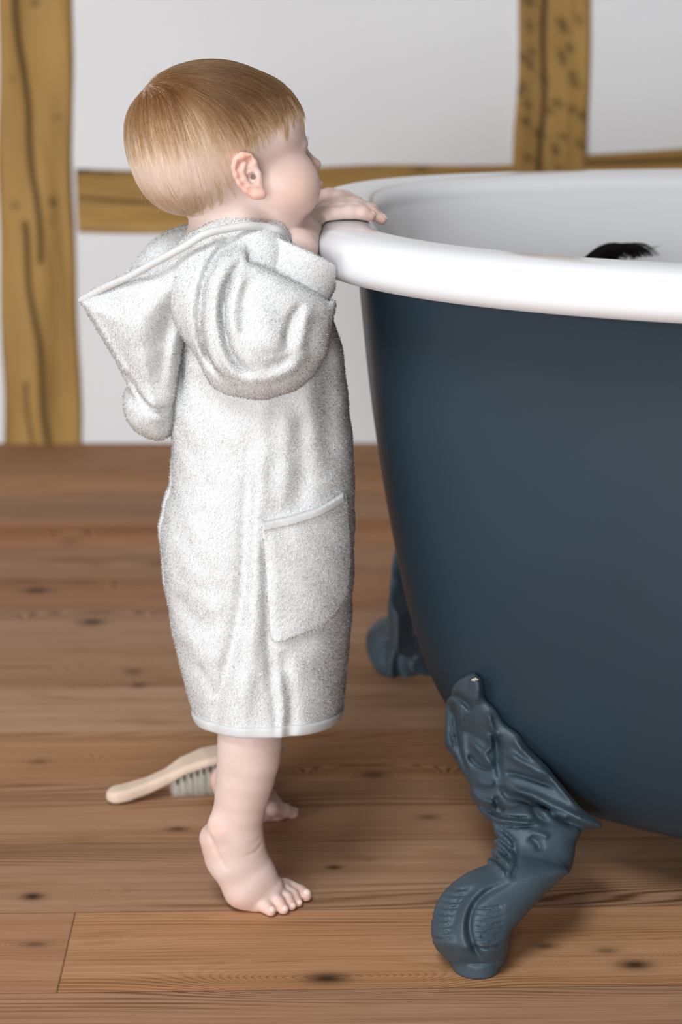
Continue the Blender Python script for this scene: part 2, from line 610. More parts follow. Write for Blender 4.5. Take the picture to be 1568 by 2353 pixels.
def pxz(pts, Y):
    return [(W(a, b, Y)[0], W(a, b, Y)[2]) for a, b in pts]


def smooth_poly(pts, n=8, closed=False):
    """Catmull-Rom through 2D or 3D points"""
    P = np.asarray(pts, float); out = []
    N = len(P)
    for i in range(N if closed else N - 1):
        if closed: p0, p1, p2, p3 = P[i - 1], P[i], P[(i + 1) % N], P[(i + 2) % N]
        else: p0, p1, p2, p3 = P[max(i - 1, 0)], P[i], P[i + 1], P[min(i + 2, N - 1)]
        for t in np.linspace(0, 1, n, endpoint=False):
            out.append(.5 * ((2 * p1) + (-p0 + p2) * t + (2 * p0 - 5 * p1 + 4 * p2 - p3) * t ** 2 + (-p0 + 3 * p1 - 3 * p2 + p3) * t ** 3))
    if not closed: out.append(P[-1])
    return np.array(out)


def to_plane(P, Y):
    k = Y / P[:, 1]
    return P[:, 0] * k, CAM_H + (P[:, 2] - CAM_H) * k


class Crease:
    """ridge (amp>0) or groove (amp<0) that follows an image polyline on surfaces with y0<Y<y1"""
    def __init__(s, pts, Y, width, amp, y0=-9, y1=9, taper=True, n=5, ref=False):
        s.poly = pxz(smooth_poly(pts, n), Y); s.w = width; s.amp = amp; s.y0, s.y1, s.taper, s.ref = y0, y1, taper, (Y if ref else None)
        q = np.array(s.poly); c = (q.min(0) + q.max(0)) / 2
        s.c = np.array([c[0], Y, c[1]])
        if ref: s.c = np.array([c[0] * 1.06, Y * 1.06, CAM_H + (c[1] - CAM_H) * 1.06])
        s.R = np.linalg.norm(q.max(0) - q.min(0)) / 2 + 3 * width + (.11 if ref else .05)
    def __call__(s, P):
        x, z = P[:, 0], P[:, 2]
        if s.ref: x, z = to_plane(P, s.ref)
        d, t = seg_dist2(x, z, s.poly)
        f = np.exp(-(d / s.w) ** 2)
        if s.taper: f = f * np.clip(np.minimum(t, 1 - t) * 5, 0, 1)
        f = f * ((P[:, 1] > s.y0) & (P[:, 1] < s.y1))
        return -s.amp * f


# ------------------------------------------------------------------ the room
WALL_Y = float(WZ(300, 1018, 0)[1])
RX0, RX1, RY0, ROOM_H = -2.8, 3.2, -3.05, 2.55


def quad(name, pts, mat, n=(1, 1), kind='structure'):
    o = link_mesh(name, pts, [(0, 1, 2, 3)], mat, smooth=False)
    tag(o, kind=kind)
    return o


quad('floor', [(RX0, RY0, 0), (RX1, RY0, 0), (RX1, WALL_Y + .02, 0), (RX0, WALL_Y + .02, 0)], M['floor'])
v, f = [], []
SX0, SX1, SY0, SY1 = -1.08, -.12, -.44, .64          # opening of the roof light
for (x0, x1, y0, y1) in ((RX0, SX0, RY0, WALL_Y), (SX1, RX1, RY0, WALL_Y), (SX0, SX1, RY0, SY0), (SX0, SX1, SY1, WALL_Y)):
    n = len(v); v += [(x0, y0, ROOM_H), (x0, y1, ROOM_H), (x1, y1, ROOM_H), (x1, y0, ROOM_H)]; f.append((n, n + 1, n + 2, n + 3))
tag(link_mesh('ceiling', v, f, M['ceiling'], smooth=False), kind='structure')
tag(box('wall_back', (RX0, WALL_Y, 0), (RX1, WALL_Y + .12, ROOM_H), M['plaster']), kind='structure')
tag(box('wall_right', (RX1, RY0, 0), (RX1 + .12, WALL_Y, ROOM_H), M['boards']), kind='structure')
# the left wall and the wall behind the camera, each with a window opening
v, f = [], []
def addbox(x0, x1, z0, z1, y0, y1):
    n = len(v)
    v.extend([(x0, y0, z0), (x1, y0, z0), (x1, y1, z0), (x0, y1, z0), (x0, y0, z1), (x1, y0, z1), (x1, y1, z1), (x0, y1, z1)])
    f.extend([tuple(n + i for i in q) for q in [(0, 3, 2, 1), (4, 5, 6, 7), (0, 1, 5, 4), (1, 2, 6, 5), (2, 3, 7, 6), (3, 0, 4, 7)]])
WZ0, WZ1 = .20, 1.60
for name, axis, a, b, lo, hi, c0, c1 in (('wall_front', 0, -1.55, .15, RX0, RX1, RY0 - .2, RY0), ('wall_left', 1, -1.35, .55, RY0, WALL_Y, RX0 - .2, RX0)):
    v, f = [], []
    P = (lambda x0, x1, z0, z1, d0, d1: addbox(x0, x1, z0, z1, d0, d1)) if axis == 0 else (lambda x0, x1, z0, z1, d0, d1: addbox(d0, d1, z0, z1, x0, x1))
    P(lo, a, 0, ROOM_H, c0, c1); P(b, hi, 0, ROOM_H, c0, c1); P(a, b, 0, WZ0, c0, c1); P(a, b, WZ1, ROOM_H, c0, c1)
    tag(link_mesh(name, v, f, M['boards'], smooth=False), kind='structure')
    v, f = [], []
    t = .05; d0, d1 = c0 + .04, c0 + .10
    P(a, a + t, WZ0, WZ1, d0, d1); P(b - t, b, WZ0, WZ1, d0, d1); P(a + t, b - t, WZ0, WZ0 + t, d0, d1); P(a + t, b - t, WZ1 - t, WZ1, d0, d1)
    P((a + b) / 2 - .03, (a + b) / 2 + .03, WZ0 + t, WZ1 - t, d0, d1)
    tag(link_mesh('window_%d' % (1 + axis), v, f, M['windowframe'], smooth=False), kind='structure')
v, f = [], []
for (x0, x1, y0, y1) in ((SX0 - .05, SX0, SY0 - .05, SY1 + .05), (SX1, SX1 + .05, SY0 - .05, SY1 + .05), (SX0, SX1, SY0 - .05, SY0), (SX0, SX1, SY1, SY1 + .05)):
    addbox(x0, x1, ROOM_H - .03, ROOM_H + .08, y0, y1)
tag(link_mesh('window_3', v, f, M['windowframe'], smooth=False), kind='structure')


def timber(name, left, right, vertical=True, cracks=(), marks=(), proud=.012, step=.006):
    """a hand-hewn timber set into the wall: two edge polylines in the image (top to bottom, or left to right), a dense face with
    real cracks and axe cuts, returns back into the wall"""
    L = np.array([W(a, b, WALL_Y) for a, b in left]); R = np.array([W(a, b, WALL_Y) for a, b in right])
    ax = 2 if vertical else 0
    a0, a1 = L[:, ax].min(), L[:, ax].max()
    n = int((a1 - a0) / step) + 2; mcnt = 34
    s = np.linspace(a0, a1, n)
    o = np.argsort(L[:, ax]); le = np.interp(s, L[o, ax], L[o, 2 - ax]); o = np.argsort(R[:, ax]); re = np.interp(s, R[o, ax], R[o, 2 - ax])
    q = np.linspace(0, 1, mcnt)
    A, Q = np.meshgrid(s, q, indexing='ij')
    Bv = le[:, None] * (1 - Q) + re[:, None] * Q
    # hewn waviness of the arrises
    wob = (np.sin(A * 9.3 + 1.1) * .0022 + np.sin(A * 23.7) * .0012)
    Bv = Bv + wob * (np.abs(Q - .5) * 2)
    if vertical: X, Z = Bv, A
    else: X, Z = A, Bv
    wave = .0025 * np.sin(A * 7 + 3 * Q) + .0015 * np.sin(A * 21 + Q * 9)
    Yf = WALL_Y - proud + wave
    edge = np.clip(np.minimum(Q, 1 - Q) / .06, 0, 1)
    Yf = Yf + (1 - edge) ** 2 * .010
    crack = np.zeros_like(A); mark = np.zeros_like(A)
    for pts, w in cracks:
        d, t = seg_dist2(X.ravel() + .0025 * np.sin(Z.ravel() * 31) * vertical, Z.ravel(), pxz(pts, WALL_Y))
        crack = np.maximum(crack, np.exp(-(d / w) ** 2).reshape(A.shape))
    for (px, py, rx, ry, ang, amt) in marks:
        p = W(px, py, WALL_Y); sc = S(py, WALL_Y)
        dx, dz = (X - p[0]) / sc, (Z - p[2]) / sc
        c, sn = math.cos(ang), math.sin(ang)
        u, w2 = dx * c + dz * sn, -dx * sn + dz * c
        mark = np.maximum(mark, amt * np.exp(-((u / rx) ** 2 + (w2 / ry) ** 2)))
    Yf = Yf + crack * .007 + mark * .003
    V = np.stack([X, Yf, Z], -1)
    back0 = np.stack([X[:, :1], np.full((n, 1), WALL_Y + .05), Z[:, :1]], -1); back1 = np.stack([X[:, -1:], np.full((n, 1), WALL_Y + .05), Z[:, -1:]], -1)
    V = np.concatenate([back0, V, back1], 1)
    pad = lambda T: np.concatenate([T[:, :1], T, T[:, -1:]], 1).ravel()
    al = pad(A); ac = pad(Bv)
    F = grid_faces(n, mcnt + 2)
    if not vertical: F = F[:, ::-1]
    o = link_mesh(name, V.reshape(-1, 3), F, M['timber'], attrs={'along': al, 'across': ac, 'crack': pad(crack * .95), 'mark': pad(np.clip(mark, 0, .9))})
    tag(o, kind='structure')
    return o


# left post: runs from the floor to above the picture
timber('trim_1', [(-12, -2300), (-8, -420), (-6, 0), (0, 500), (3, 800), (6, 1018)], [(160, -2300), (163, -420), (165, 0), (170, 400), (178, 700), (186, 1018)],
       cracks=[([(30, -400), (38, 0), (56, 147), (71, 312), (87, 446), (97, 600)], .0042), ([(58, 513), (71, 647), (89, 781), (100, 893), (114, 1016)], .0042), ([(62, 880), (76, 1016)], .0026)],
       marks=[(84, 6, 9, 8, 0, .8), (125, 463, 9, 12, .3, .85), (38, 470, 9, 9, 0, .6), (137, 268, 12, 7, 0, .35), (30, 180, 10, 7, 0, .3), (124, 505, 8, 14, 0, .3)])
# right post: hacked all over for a plaster key
mk = [(390, 200), (410, 400), (390, 490), (340, 660), (300, 700), (370, 800), (360, 930), (380, 1210), (470, 1030), (470, 1260), (640, 170), (660, 225),
      (770, 150), (640, 420), (650, 470), (700, 370), (720, 580), (745, 640), (600, 790), (540, 850), (720, 840), (795, 888), (650, 1050), (780, 1105), (590, 1150),
      (620, 1300), (380, 10), (500, 190), (505, 615), (340, 440), (480, 1330)]
rs = np.random.default_rng(4)
timber('trim_2', [(1200, -2300), (1194, -420), (1190, 0), (1188, 200), (1183, 300), (1182, 560), (1180, 1018)], [(1370, -2300), (1362, -420), (1357, 0), (1355, 140), (1353, 390), (1352, 560), (1350, 1018)],
       cracks=[([(1254, -300), (1252, 40), (1249, 180), (1244, 300), (1240, 560), (1236, 900)], .004)],
       marks=[(1100 + a / 3.35, b / 3.35, rs.uniform(10, 17), rs.uniform(6, 8.5), -rs.uniform(.3, 1.1), rs.uniform(.65, 1.0)) for a, b in mk]
             + [(1215, -90, 12, 6, -.6, .7), (1290, -60, 12, 6, -.6, .7), (1310, -150, 12, 6, -.6, .7)])
# rails between the posts, and the crooked one right of them
timber('trim_3', [(176, 387), (500, 386), (800, 384), (1186, 377)], [(180, 533), (500, 532), (800, 531), (1184, 528)], vertical=False,
       cracks=[([(180, 452), (300, 462), (420, 470)], .002)], marks=[(196, 391, 26, 6, 0, .8), (245, 396, 26, 5, 0, .6), (968, 385, 22, 6, 0, .8), (1090, 381, 20, 5, 0, .4)])
timber('trim_4', [(1335, 353), (1450, 345), (1568, 341), (1900, 338), (2800, 336)], [(1335, 500), (1450, 498), (1568, 496), (1900, 496), (2800, 496)], vertical=False,
       cracks=[([(1335, 375), (1450, 372), (1568, 368), (1900, 362)], .003)], marks=[])


# ------------------------------------------------------------------ the bathtub
TA, TB, TNN, TNF, TPHI = 0.833, 0.3615, 2.386, 4.6, -0.040
TX0, TY0, RIM_Z = 0.003, 1.638, 0.5445
RW, RH = 0.0300, 0.0212


def tub_plan(i_end, i_side=None, n=260):
    """closed plan curve of the tub (superellipse, squarer on its far side), shrunk at its ends and sides"""
    if i_side is None: i_side = i_end
    t = np.linspace(0, 2 * np.pi, 4000, endpoint=False)
    c, s = np.cos(t), np.sin(t)
    a, b = TA - i_end, TB - i_side
    w = 1 / (1 + np.exp(-s * 14)); ex = TNN * (1 - w) + TNF * w
    u = -a * np.sign(c) * np.abs(c) ** (2 / ex); v = b * np.sign(s) * np.abs(s) ** (2 / ex)
    d = np.hypot(np.diff(np.r_[u, u[0]]), np.diff(np.r_[v, v[0]])); L = np.r_[0, np.cumsum(d)]
    q = np.linspace(0, L[-1], n, endpoint=False)
    u = np.interp(q, L, np.r_[u, u[0]]); v = np.interp(q, L, np.r_[v, v[0]])
    u = u + TA
    return np.stack([TX0 + u * math.cos(TPHI) + v * math.sin(TPHI), TY0 - u * math.sin(TPHI) + v * math.cos(TPHI)], 1)


TC = np.array([TX0 + TA * math.cos(TPHI), TY0 - TA * math.sin(TPHI)])
bathtub = empty('bathtub', (TC[0], TC[1], 0))
tag(bathtub, 'freestanding roll top bathtub, slate blue outside and white inside, on claw feet', 'bathtub')


def loft(sections, n=260):
    return np.array([np.c_[tub_plan(e, d, n), np.full(n, z)] for e, d, z in sections])


# (inset at the ends, inset at the sides, height)
OUT = [(.010, .012, RIM_Z - .012), (.014, .026, RIM_Z - .024), (.018, .034, .47), (.028, .037, .38), (.042, .041, .29), (.060, .049, .205), (.086, .062, .140),
       (.125, .082, .090), (.17, .116, .056), (.25, .18, .042), (.34, .27, .038)]
out = smooth_poly(OUT, 6)
V = loft(out); nS, nT = V.shape[:2]
Vf = np.concatenate([V.reshape(-1, 3), [[TC[0], TC[1], .038]]])
F = [tuple(x) for x in grid_faces(nS, nT, close_v=True)[:, ::-1]]
last = (nS - 1) * nT
F += [(last + i, len(Vf) - 1, last + (i + 1) % nT) for i in range(nT)]
link_mesh('outer_shell', Vf, F, M['slate'], bathtub)

# roll rim and enamelled inside in one sweep: round the roll from under its outer side, over the top, down the inside
RN = 2.7
def _se(c): return math.copysign(abs(c) ** (2 / RN), c)
prof = [(_se(math.sin(a)) * RW, _se(math.sin(a)) * RW, RIM_Z + _se(math.cos(a)) * RH) for a in np.linspace(-2.45, 1.55, 44)]
IN = [prof[-1], (.036, .036, RIM_Z - .022), (.042, .056, .47), (.054, .064, .38), (.068, .072, .29), (.094, .080, .205), (.125, .100, .140), (.17, .14, .100), (.25, .20, .084), (.34, .29, .080)]
V = loft(prof + [tuple(x) for x in smooth_poly(IN, 5)[1:]]); nS, nT = V.shape[:2]
Vf = np.concatenate([V.reshape(-1, 3), [[TC[0], TC[1], .080]]])
F = [tuple(x) for x in grid_faces(nS, nT, close_v=True)[:, ::-1]]
last = (nS - 1) * nT
F += [(last + i, len(Vf) - 1, last + (i + 1) % nT) for i in range(nT)]
tag(link_mesh('enamel_basin', Vf, F, M['enamel'], bathtub), label='glossy white enamel lining with its rolled rim')

# flank of the shell on the camera's side as a table Y(x, z), for what is bolted onto it
_zs = np.linspace(.08, .40, 50); _xs = np.linspace(-.10, .40, 120)
_o = out[np.argsort(out[:, 2])]
FLANK = np.empty((len(_xs), len(_zs)))
for _k, _z in enumerate(_zs):
    _p = tub_plan(np.interp(_z, _o[:, 2], _o[:, 0]), np.interp(_z, _o[:, 2], _o[:, 1]), 800)
    _p = _p[(_p[:, 1] < TY0) & (_p[:, 0] < .6)]; _p = _p[np.argsort(_p[:, 0])]
    FLANK[:, _k] = np.interp(_xs, _p[:, 0], _p[:, 1])


def flank_y(P):
    a = np.clip((P[:, 0] - _xs[0]) / (_xs[1] - _xs[0]), 0, len(_xs) - 1.001); b = np.clip((P[:, 2] - _zs[0]) / (_zs[1] - _zs[0]), 0, len(_zs) - 1.001)
    i, j = a.astype(int), b.astype(int); a, b = a - i, b - j
    return FLANK[i, j] * (1 - a) * (1 - b) + FLANK[i + 1, j] * a * (1 - b) + FLANK[i, j + 1] * (1 - a) * b + FLANK[i + 1, j + 1] * a * b


def foot_outline(pts):
    return [(970 + a / 3.096, 1520 + b / 3.096) for a, b in pts]


def build_foot():
    """cast claw foot traced in its own upright plane at the near corner of the tub"""
    Yc = 1.392
    YL = YK = Yc
    def sm(pts, n=4, Y=Yc): return pxz(foot_outline(smooth_poly(pts, n, closed=True)), Y)
    paw = sm([(250, 2180), (165, 2110), (95, 2030), (66, 1930), (72, 1830), (110, 1710), (190, 1600), (330, 1500), (480, 1440), (560, 1400), (700, 1380), (900, 1420),
              (1050, 1490), (1000, 1535), (850, 1680), (715, 1825), (645, 1915), (625, 2030), (605, 2110), (570, 2175), (400, 2195)])
    neck = sm([(480, 1450), (520, 1330), (530, 1240), (500, 1120), (600, 1050), (760, 1010), (920, 1060), (1120, 1190), (1095, 1300), (1066, 1470), (1000, 1530), (800, 1620), (620, 1580)], 4, YK)
    leaf = sm([(350, 85), (390, 92), (430, 180), (445, 260), (530, 350), (590, 445), (690, 520), (760, 620), (880, 740), (950, 830), (1100, 1010), (1200, 1100), (1285, 1165),
               (1240, 1190), (1180, 1190), (1110, 1228), (1010, 1205), (840, 1120), (840, 1170), (760, 1190), (640, 1185), (530, 1170), (450, 1110), (400, 1040), (350, 960), (345, 870), (300, 810), (255, 730), (205, 650),
               (166, 590), (170, 430), (176, 290), (215, 235), (215, 190), (270, 130)], 3, YL)
    ctr = W(1100, 1900, Yc)

    def relief(poly, yback, thick, R, power=.5):
        p = np.array(poly); c = (p.min(0) + p.max(0)) / 2; rad = np.linalg.norm(p.max(0) - p.min(0)) / 2 + .08
        def f(P):
            s = -poly_sd(*to_plane(P, Yc), poly)
            q = np.clip(s / R, 0, 1); t = thick * (1 - (1 - q) ** 2) ** power
            yb = yback(P) if callable(yback) else yback
            dy = np.abs(P[:, 1] - yb) - t
            return np.where(s > 0, dy * .6, np.maximum(dy * .6, 0) * .5 - s)
        return Fn(f, (c[0], Yc, c[1]), rad + .05)

    px1 = S(1900, Yc) / 3.096
    bodyY = lambda P: 1.375 + np.clip((P[:, 2] - .035) / .08, 0, 1) * .080
    it = [(relief(paw, bodyY, .036, .034), 0), (relief(neck, lambda P: 1.430 + np.clip((P[:, 2] - .060) / .07, 0, 1.25) * .064, .032, .028), .012)]
    lf = relief(leaf, lambda P: np.minimum(flank_y(np.c_[P[:, 0], P[:, 1], np.maximum(P[:, 2], .135)]), 1.57) - .003, .017, .012)
    it.append((lf, .004))
    # base pad on the floor
    bc = WZ(1100, 2249, 0); base_r = .0195
    b0 = np.array([bc[0] - .0005, 1.3715, .0])
    def basef(P):
        r = np.hypot(P[:, 0] - b0[0], P[:, 1] - b0[1]); 
        return np.maximum(r - base_r, np.abs(P[:, 2] - .0060) - .0060)
    it.append((Fn(basef, b0, .03), .003))
    # S curve that parts the two toes, and rib bands across them
    g = [([(650, 1560), (480, 1630), (385, 1710), (345, 1800), (338, 1900), (360, 2000), (400, 2080), (450, 2130)], 26, -.0050),
         ([(600, 1560), (440, 1620), (350, 1720), (300, 1830), (290, 1950), (320, 2060)], 34, .0030), ([(400, 1600), (300, 1680), (240, 1800), (210, 1930)], 26, -.0022),
         ([(640, 1560), (655, 1500), (680, 1440), (670, 1350), (640, 1240)], 20, -.0040)]
    for i in range(9):
        y = 1610 + i * 44; x0 = 75 + max(0, (1830 - y)) * .55 + max(0, y - 1950) * .3
        g.append(([(x0 - 20, y - 8), (x0 + 60, y + 14), (x0 + 140, y + 4)], 11, -.0022))
    for i in range(8):
        y = 1740 + i * 40
        g.append(([(360, y + 6), (460, y + 18), (600 - max(0, i - 4) * 8, y - 10)], 11, -.0016))
    # rope turns on the neck
    for (x, y) in ((560, 1205), (545, 1270), (530, 1330), (505, 1400)):
        g.append(([(x - 40, y - 40), (x + 40, y + 20), (x + 110, y + 90)], 16, -.0040))
        g.append(([(x - 50, y - 5), (x + 30, y + 55), (x + 100, y + 120)], 20, .0040))
        for q in range(5):
            g.append(([(x - 20 + q * 26, y + 5 + q * 20), (x - 5 + q * 26, y + 45 + q * 20)], 7, -.0018))
    # ruffled collar under the leaf
    g += [([(350, 905), (420, 980), (560, 1010)], 22, .0045), ([(400, 1010), (500, 1080), (640, 1110), (820, 1115)], 14, -.0045), ([(440, 1060), (540, 1120), (690, 1140), (830, 1150)], 14, .0035),
          ([(470, 1120), (560, 1165), (700, 1178), (820, 1170)], 10, -.0035), ([(520, 960), (545, 1040), (590, 1090)], 24, -.005)]
    for q in range(5):
        g.append(([(425 + q * 24, 1008 + q * 8), (440 + q * 24, 1050 + q * 8)], 8, -.0018))
    # folds of the acanthus leaf
    g += [([(215, 235), (300, 280), (360, 350)], 20, -.0060), ([(390, 100), (400, 200), (380, 300)], 40, .003),
          ([(225, 270), (230, 450), (270, 640), (330, 800)], 14, -.0040), ([(190, 300), (200, 480), (240, 640)], 10, -.0030), ([(265, 300), (290, 480), (300, 640), (345, 790)], 20, .0030),
          ([(470, 350), (500, 470), (560, 540)], 22, .0035), ([(445, 520), (490, 560), (480, 620), (430, 650)], 22, .0042), ([(340, 560), (400, 620), (460, 690), (500, 760)], 26, .0048),
          ([(330, 660), (400, 740), (500, 770)], 16, -.0045), ([(510, 480), (540, 620), (545, 740), (570, 860)], 26, -.0050),
          ([(600, 640), (680, 700), (780, 750), (900, 830)], 30, .0050), ([(590, 790), (700, 810), (820, 850), (960, 900)], 18, -.0050),
          ([(580, 850), (680, 920), (800, 960), (960, 1040), (1130, 1120), (1240, 1165)], 34, .0060), ([(620, 930), (740, 980), (880, 1050), (1000, 1140), (1100, 1180)], 16, -.0060),
          ([(560, 880), (620, 960), (760, 1000), (830, 1110), (930, 1160)], 26, -.0060), ([(650, 540), (720, 640), (860, 760), (980, 900), (1120, 1060)], 22, .0030),
          ([(840, 1060), (960, 1090), (1050, 1120)], 16, .004), ([(380, 850), (470, 870), (520, 850)], 26, .0035), ([(760, 1250), (820, 1290), (840, 1350)], 22, -.004), ([(760, 1210), (860, 1230), (900, 1260)], 26, .003)]
    for pts, w, a in g:
        a *= 1.35 if np.mean([q[1] for q in pts]) < 1180 or abs(a) < .0024 else 1.1
        it.append((Crease(foot_outline(pts), Yc, w * px1, a, -9, 1.56, ref=True), 0, 'd'))
    # the casting's web behind the folds
    it.append((relief(leaf, lambda P: np.minimum(flank_y(np.c_[P[:, 0], P[:, 1], np.maximum(P[:, 2], .135)]), 1.57) + .003, .013, .012), .003))
    it.append((Then(lambda P, d: np.maximum(d, .0004 - P[:, 2])), 0, 'x'))
    V, F = mesh_sdf(Comb(it), .0014, smooth=1, lo=(.045, 1.315, -.002), hi=(.245, 1.60, .240))
    return V, F


fV, fF = build_foot()
foot = link_mesh('claw_foot', fV, fF, M['castslate'], bathtub)
tag(foot, label='ruffled claw foot nearest the front')
# a nick in the paint at the leaf's tip
_q = W(1089, 1553, 1.5); _k = fV[:, 1:2] / 1.5
_n = np.linalg.norm((fV - [0, 0, CAM_H]) / _k + [0, 0, CAM_H] - _q, axis=1)
_c = fV[np.where(_n < .0035)[0]]; _c = _c[np.argmin(_c[:, 1])]
_t = np.linspace(0, 2 * np.pi, 9, endpoint=False)
_r = np.array([.0032, .0024, .0030, .0019, .0027, .0034, .0021, .0026, .0023])
_V = np.concatenate([np.stack([_c[0] + _r * np.cos(_t), _c[1] - .0006 + 0 * _t, _c[2] + .7 * _r * np.sin(_t)], 1), np.stack([_c[0] + _r * .7 * np.cos(_t), _c[1] - .0012 + 0 * _t, _c[2] + .5 * _r * np.sin(_t)], 1)])
_F = [(i, (i + 1) % 9, 9 + (i + 1) % 9, 9 + i) for i in range(9)] + [tuple(range(9, 18))]
link_mesh('paint_chip', _V, _F, M['chip'], foot)
# the same casting at the far corner of this end, and the pair of the other end
def foot_copy(sx, sy, dx=0, dy=0):
    c = foot.copy(); COL.objects.link(c); c.parent = bathtub
    c.scale = (sx, sy, 1)
    c.location = (dx, dy, 0)
    return c
far_contact = WZ(915, 1527, 0)
near_x = WZ(1100, 2249, 0)[0] - TC[0]
c = foot_copy(1, -1); c.location = (far_contact[0] - TC[0] - near_x, far_contact[1] - .01 - TC[1] + (1.375 - TC[1]), 0)
tag(c, label='claw foot in shadow at the far corner')


# ------------------------------------------------------------------ the toddler
YM = 1.56                                     # the body's middle plane
K = S(330, YM)                                # metres per pixel at the head
HO = W(500, 330, YM)
YAW = math.radians(18)
hf = np.array([math.cos(YAW), math.sin(YAW), 0.0]); hl = np.array([-math.sin(YAW), math.cos(YAW), 0.0]); hu = np.array([0, 0, 1.0])
HA = np.stack([hf, hl, hu])


def H(f, l, u): return HO + (hf * f + hl * l + hu * u / math.cos(TH)) * K
def HE(c, r): return Ell(H(*c), np.array(r, float) * K * np.array([1, 1, 1 / math.cos(TH) ** 0]), HA)


EY = 1.508                                    # plane of the near ear
def E(px, py, d=0.0): return W(px, py, EY - d * K)
def pxr(v, py, Y): return v * S(py, Y)


skull = Comb([
    (HE((-14, 0, 25), (196, 166, 156)), 0), (HE((-75, 0, -48), (114, 126, 110)), .016), (HE((113, 0, 20), (86, 130, 108)), .014),
])
face = [
    (HE((112, 0, -88), (100, 116, 92)), .016), (HE((146, -66, -93), (78, 84, 77)), .012), (HE((146, 66, -93), (78, 84, 77)), .012),
    (HE((190, 0, -136), (42, 48, 38)), .010),
    (Cap(H(186, 0, -6), H(230, 0, -50), 13 * K, 12 * K), .007), (HE((236, 0, -54), (13, 14, 12)), .004),
    (HE((222, -15, -58), (11, 9, 9)), .003), (HE((222, 15, -58), (11, 9, 9)), .003),
    (HE((214, 0, -84), (26, 32, 22)), .007),
    (HE((240, 0, -95), (13, 25, 8)), .0022), (HE((234, 0, -110), (13, 21, 8)), .002),
]
eyes = []
for sgn in (-1, 1):
    eyes += [(HE((178, 48 * sgn, 0), (20, 34, 11)), .007), (HE((166, 51 * sgn, -21), (26, 27, 19)), .004)]
head_items = [(skull, 0)] + face + eyes
# mouth line and eye slits are carved last
carve = [(HE((246, 0, -103), (16, 24, 2.2)), .0012, '-')]
for sgn in (-1, 1):
    carve.append((HE((190, 53 * sgn, -22), (16, 24, 6.5)), .0010, '-'))
    carve.append((HE((228, 8 * sgn, -68), (8, 4, 4)), .001, '-'))


def ear(mirror=False):
    def pt(px, py, d):
        p = E(px, py, d)
        if mirror:
            q = p - HO; l = q @ hl; p = p - 2 * l * hl
        return p
    R = lambda v: v * K
    def pl(px, py, d, r, axes_px):              # flattened lens; axes in the image plane
        a = np.array([axes_px[0], 0, axes_px[1]], float); a /= np.linalg.norm(a); b = np.array([0, 1, 0.]); c = np.cross(a, b)
        A = np.stack([a, b, c])
        if mirror: A = A - 2 * (A @ hl)[:, None] * hl
        return Ell(pt(px, py, d), np.array(r) * K, A)
    ax = (-.42, .90)                            # the ear leans back
    pos = [
        (pl(571, 402, 8, (52, 8, 27), ax), .002),
        (chain([pt(*p) for p in [(590, 396, 4), (584, 374, 9), (573, 360, 13), (557, 357, 16), (543, 368, 18), (539, 384, 19), (543, 402, 19), (552, 421, 18), (566, 437, 15), (583, 448, 12)]],
               [R(x) for x in (7, 8, 8, 8.5, 8.5, 8, 8, 8, 8, 9)], .0015), .0015),
        (Cap(pt(590, 446, 9), pt(601, 446, 8), R(13), R(12)), .002),
    ]
    cut = [
        (pl(568, 376, 21, (19, 13, 9.5), (.6, .8)), .0010, '-'),
        (pl(577, 408, 20, (23, 18, 14), (-.35, .93)), .0012, '-'),
        (chain([pt(*p) for p in [(551, 372, 24), (548, 388, 25), (554, 408, 25), (563, 424, 24), (574, 433, 22)]], [R(4.5)] * 5), .001, '-'),
    ]
    add2 = [
        (chain([pt(*p) for p in [(562, 376, 13), (556, 394, 17), (562, 411, 17), (572, 426, 15), (584, 430, 12)]], [R(x) for x in (6, 6, 6, 6, 7)], .001), .0012),
        (Cap(pt(569, 398, 8), pt(586, 388, 7), R(4.5), R(6)), .001),
        (Cap(pt(594, 400, 8), pt(596, 412, 8), R(8), R(7)), .002),
    ]
    hole = [(Ell(pt(585, 407, 9), np.array([3.2, 12, 5.5]) * K, HA), .0012, '-')]
    return pos + cut + add2 + hole


head = Comb(head_items + carve)
ears = [Comb(ear()), Comb(ear(True))]
head_full = Comb([(head, 0), (ears[0], .0018), (ears[1], .0018)])

neck = chain([H(15, 0, -90), H(28, 0, -170), H(20, 0, -250)], [80 * K, 80 * K, 96 * K], .004)
torso = Comb([(Ell(W(575, 720, YM), (.058, .056, .10)), 0), (Ell(W(590, 1000, YM), (.062, .058, .10)), .02), (Ell(W(575, 1260, YM), (.064, .062, .085)), .02),
              (Ell(W(560, 600, YM), (.045, .060, .04)), .02)])


def onfloor(px, py, rpx):
    """centre of a ball that shows at (px,py) and rests on the floor"""
    r = rpx * S(py, 1.5)
    return WZ(px, py, r * .96), r


def leg(pts, Yv):
    return chain([W(a, b, Yv if len(p) < 4 else p[3]) for p in pts for a, b in [p[:2]]], [p[2] * S(p[1], Yv) for p in pts], .004)


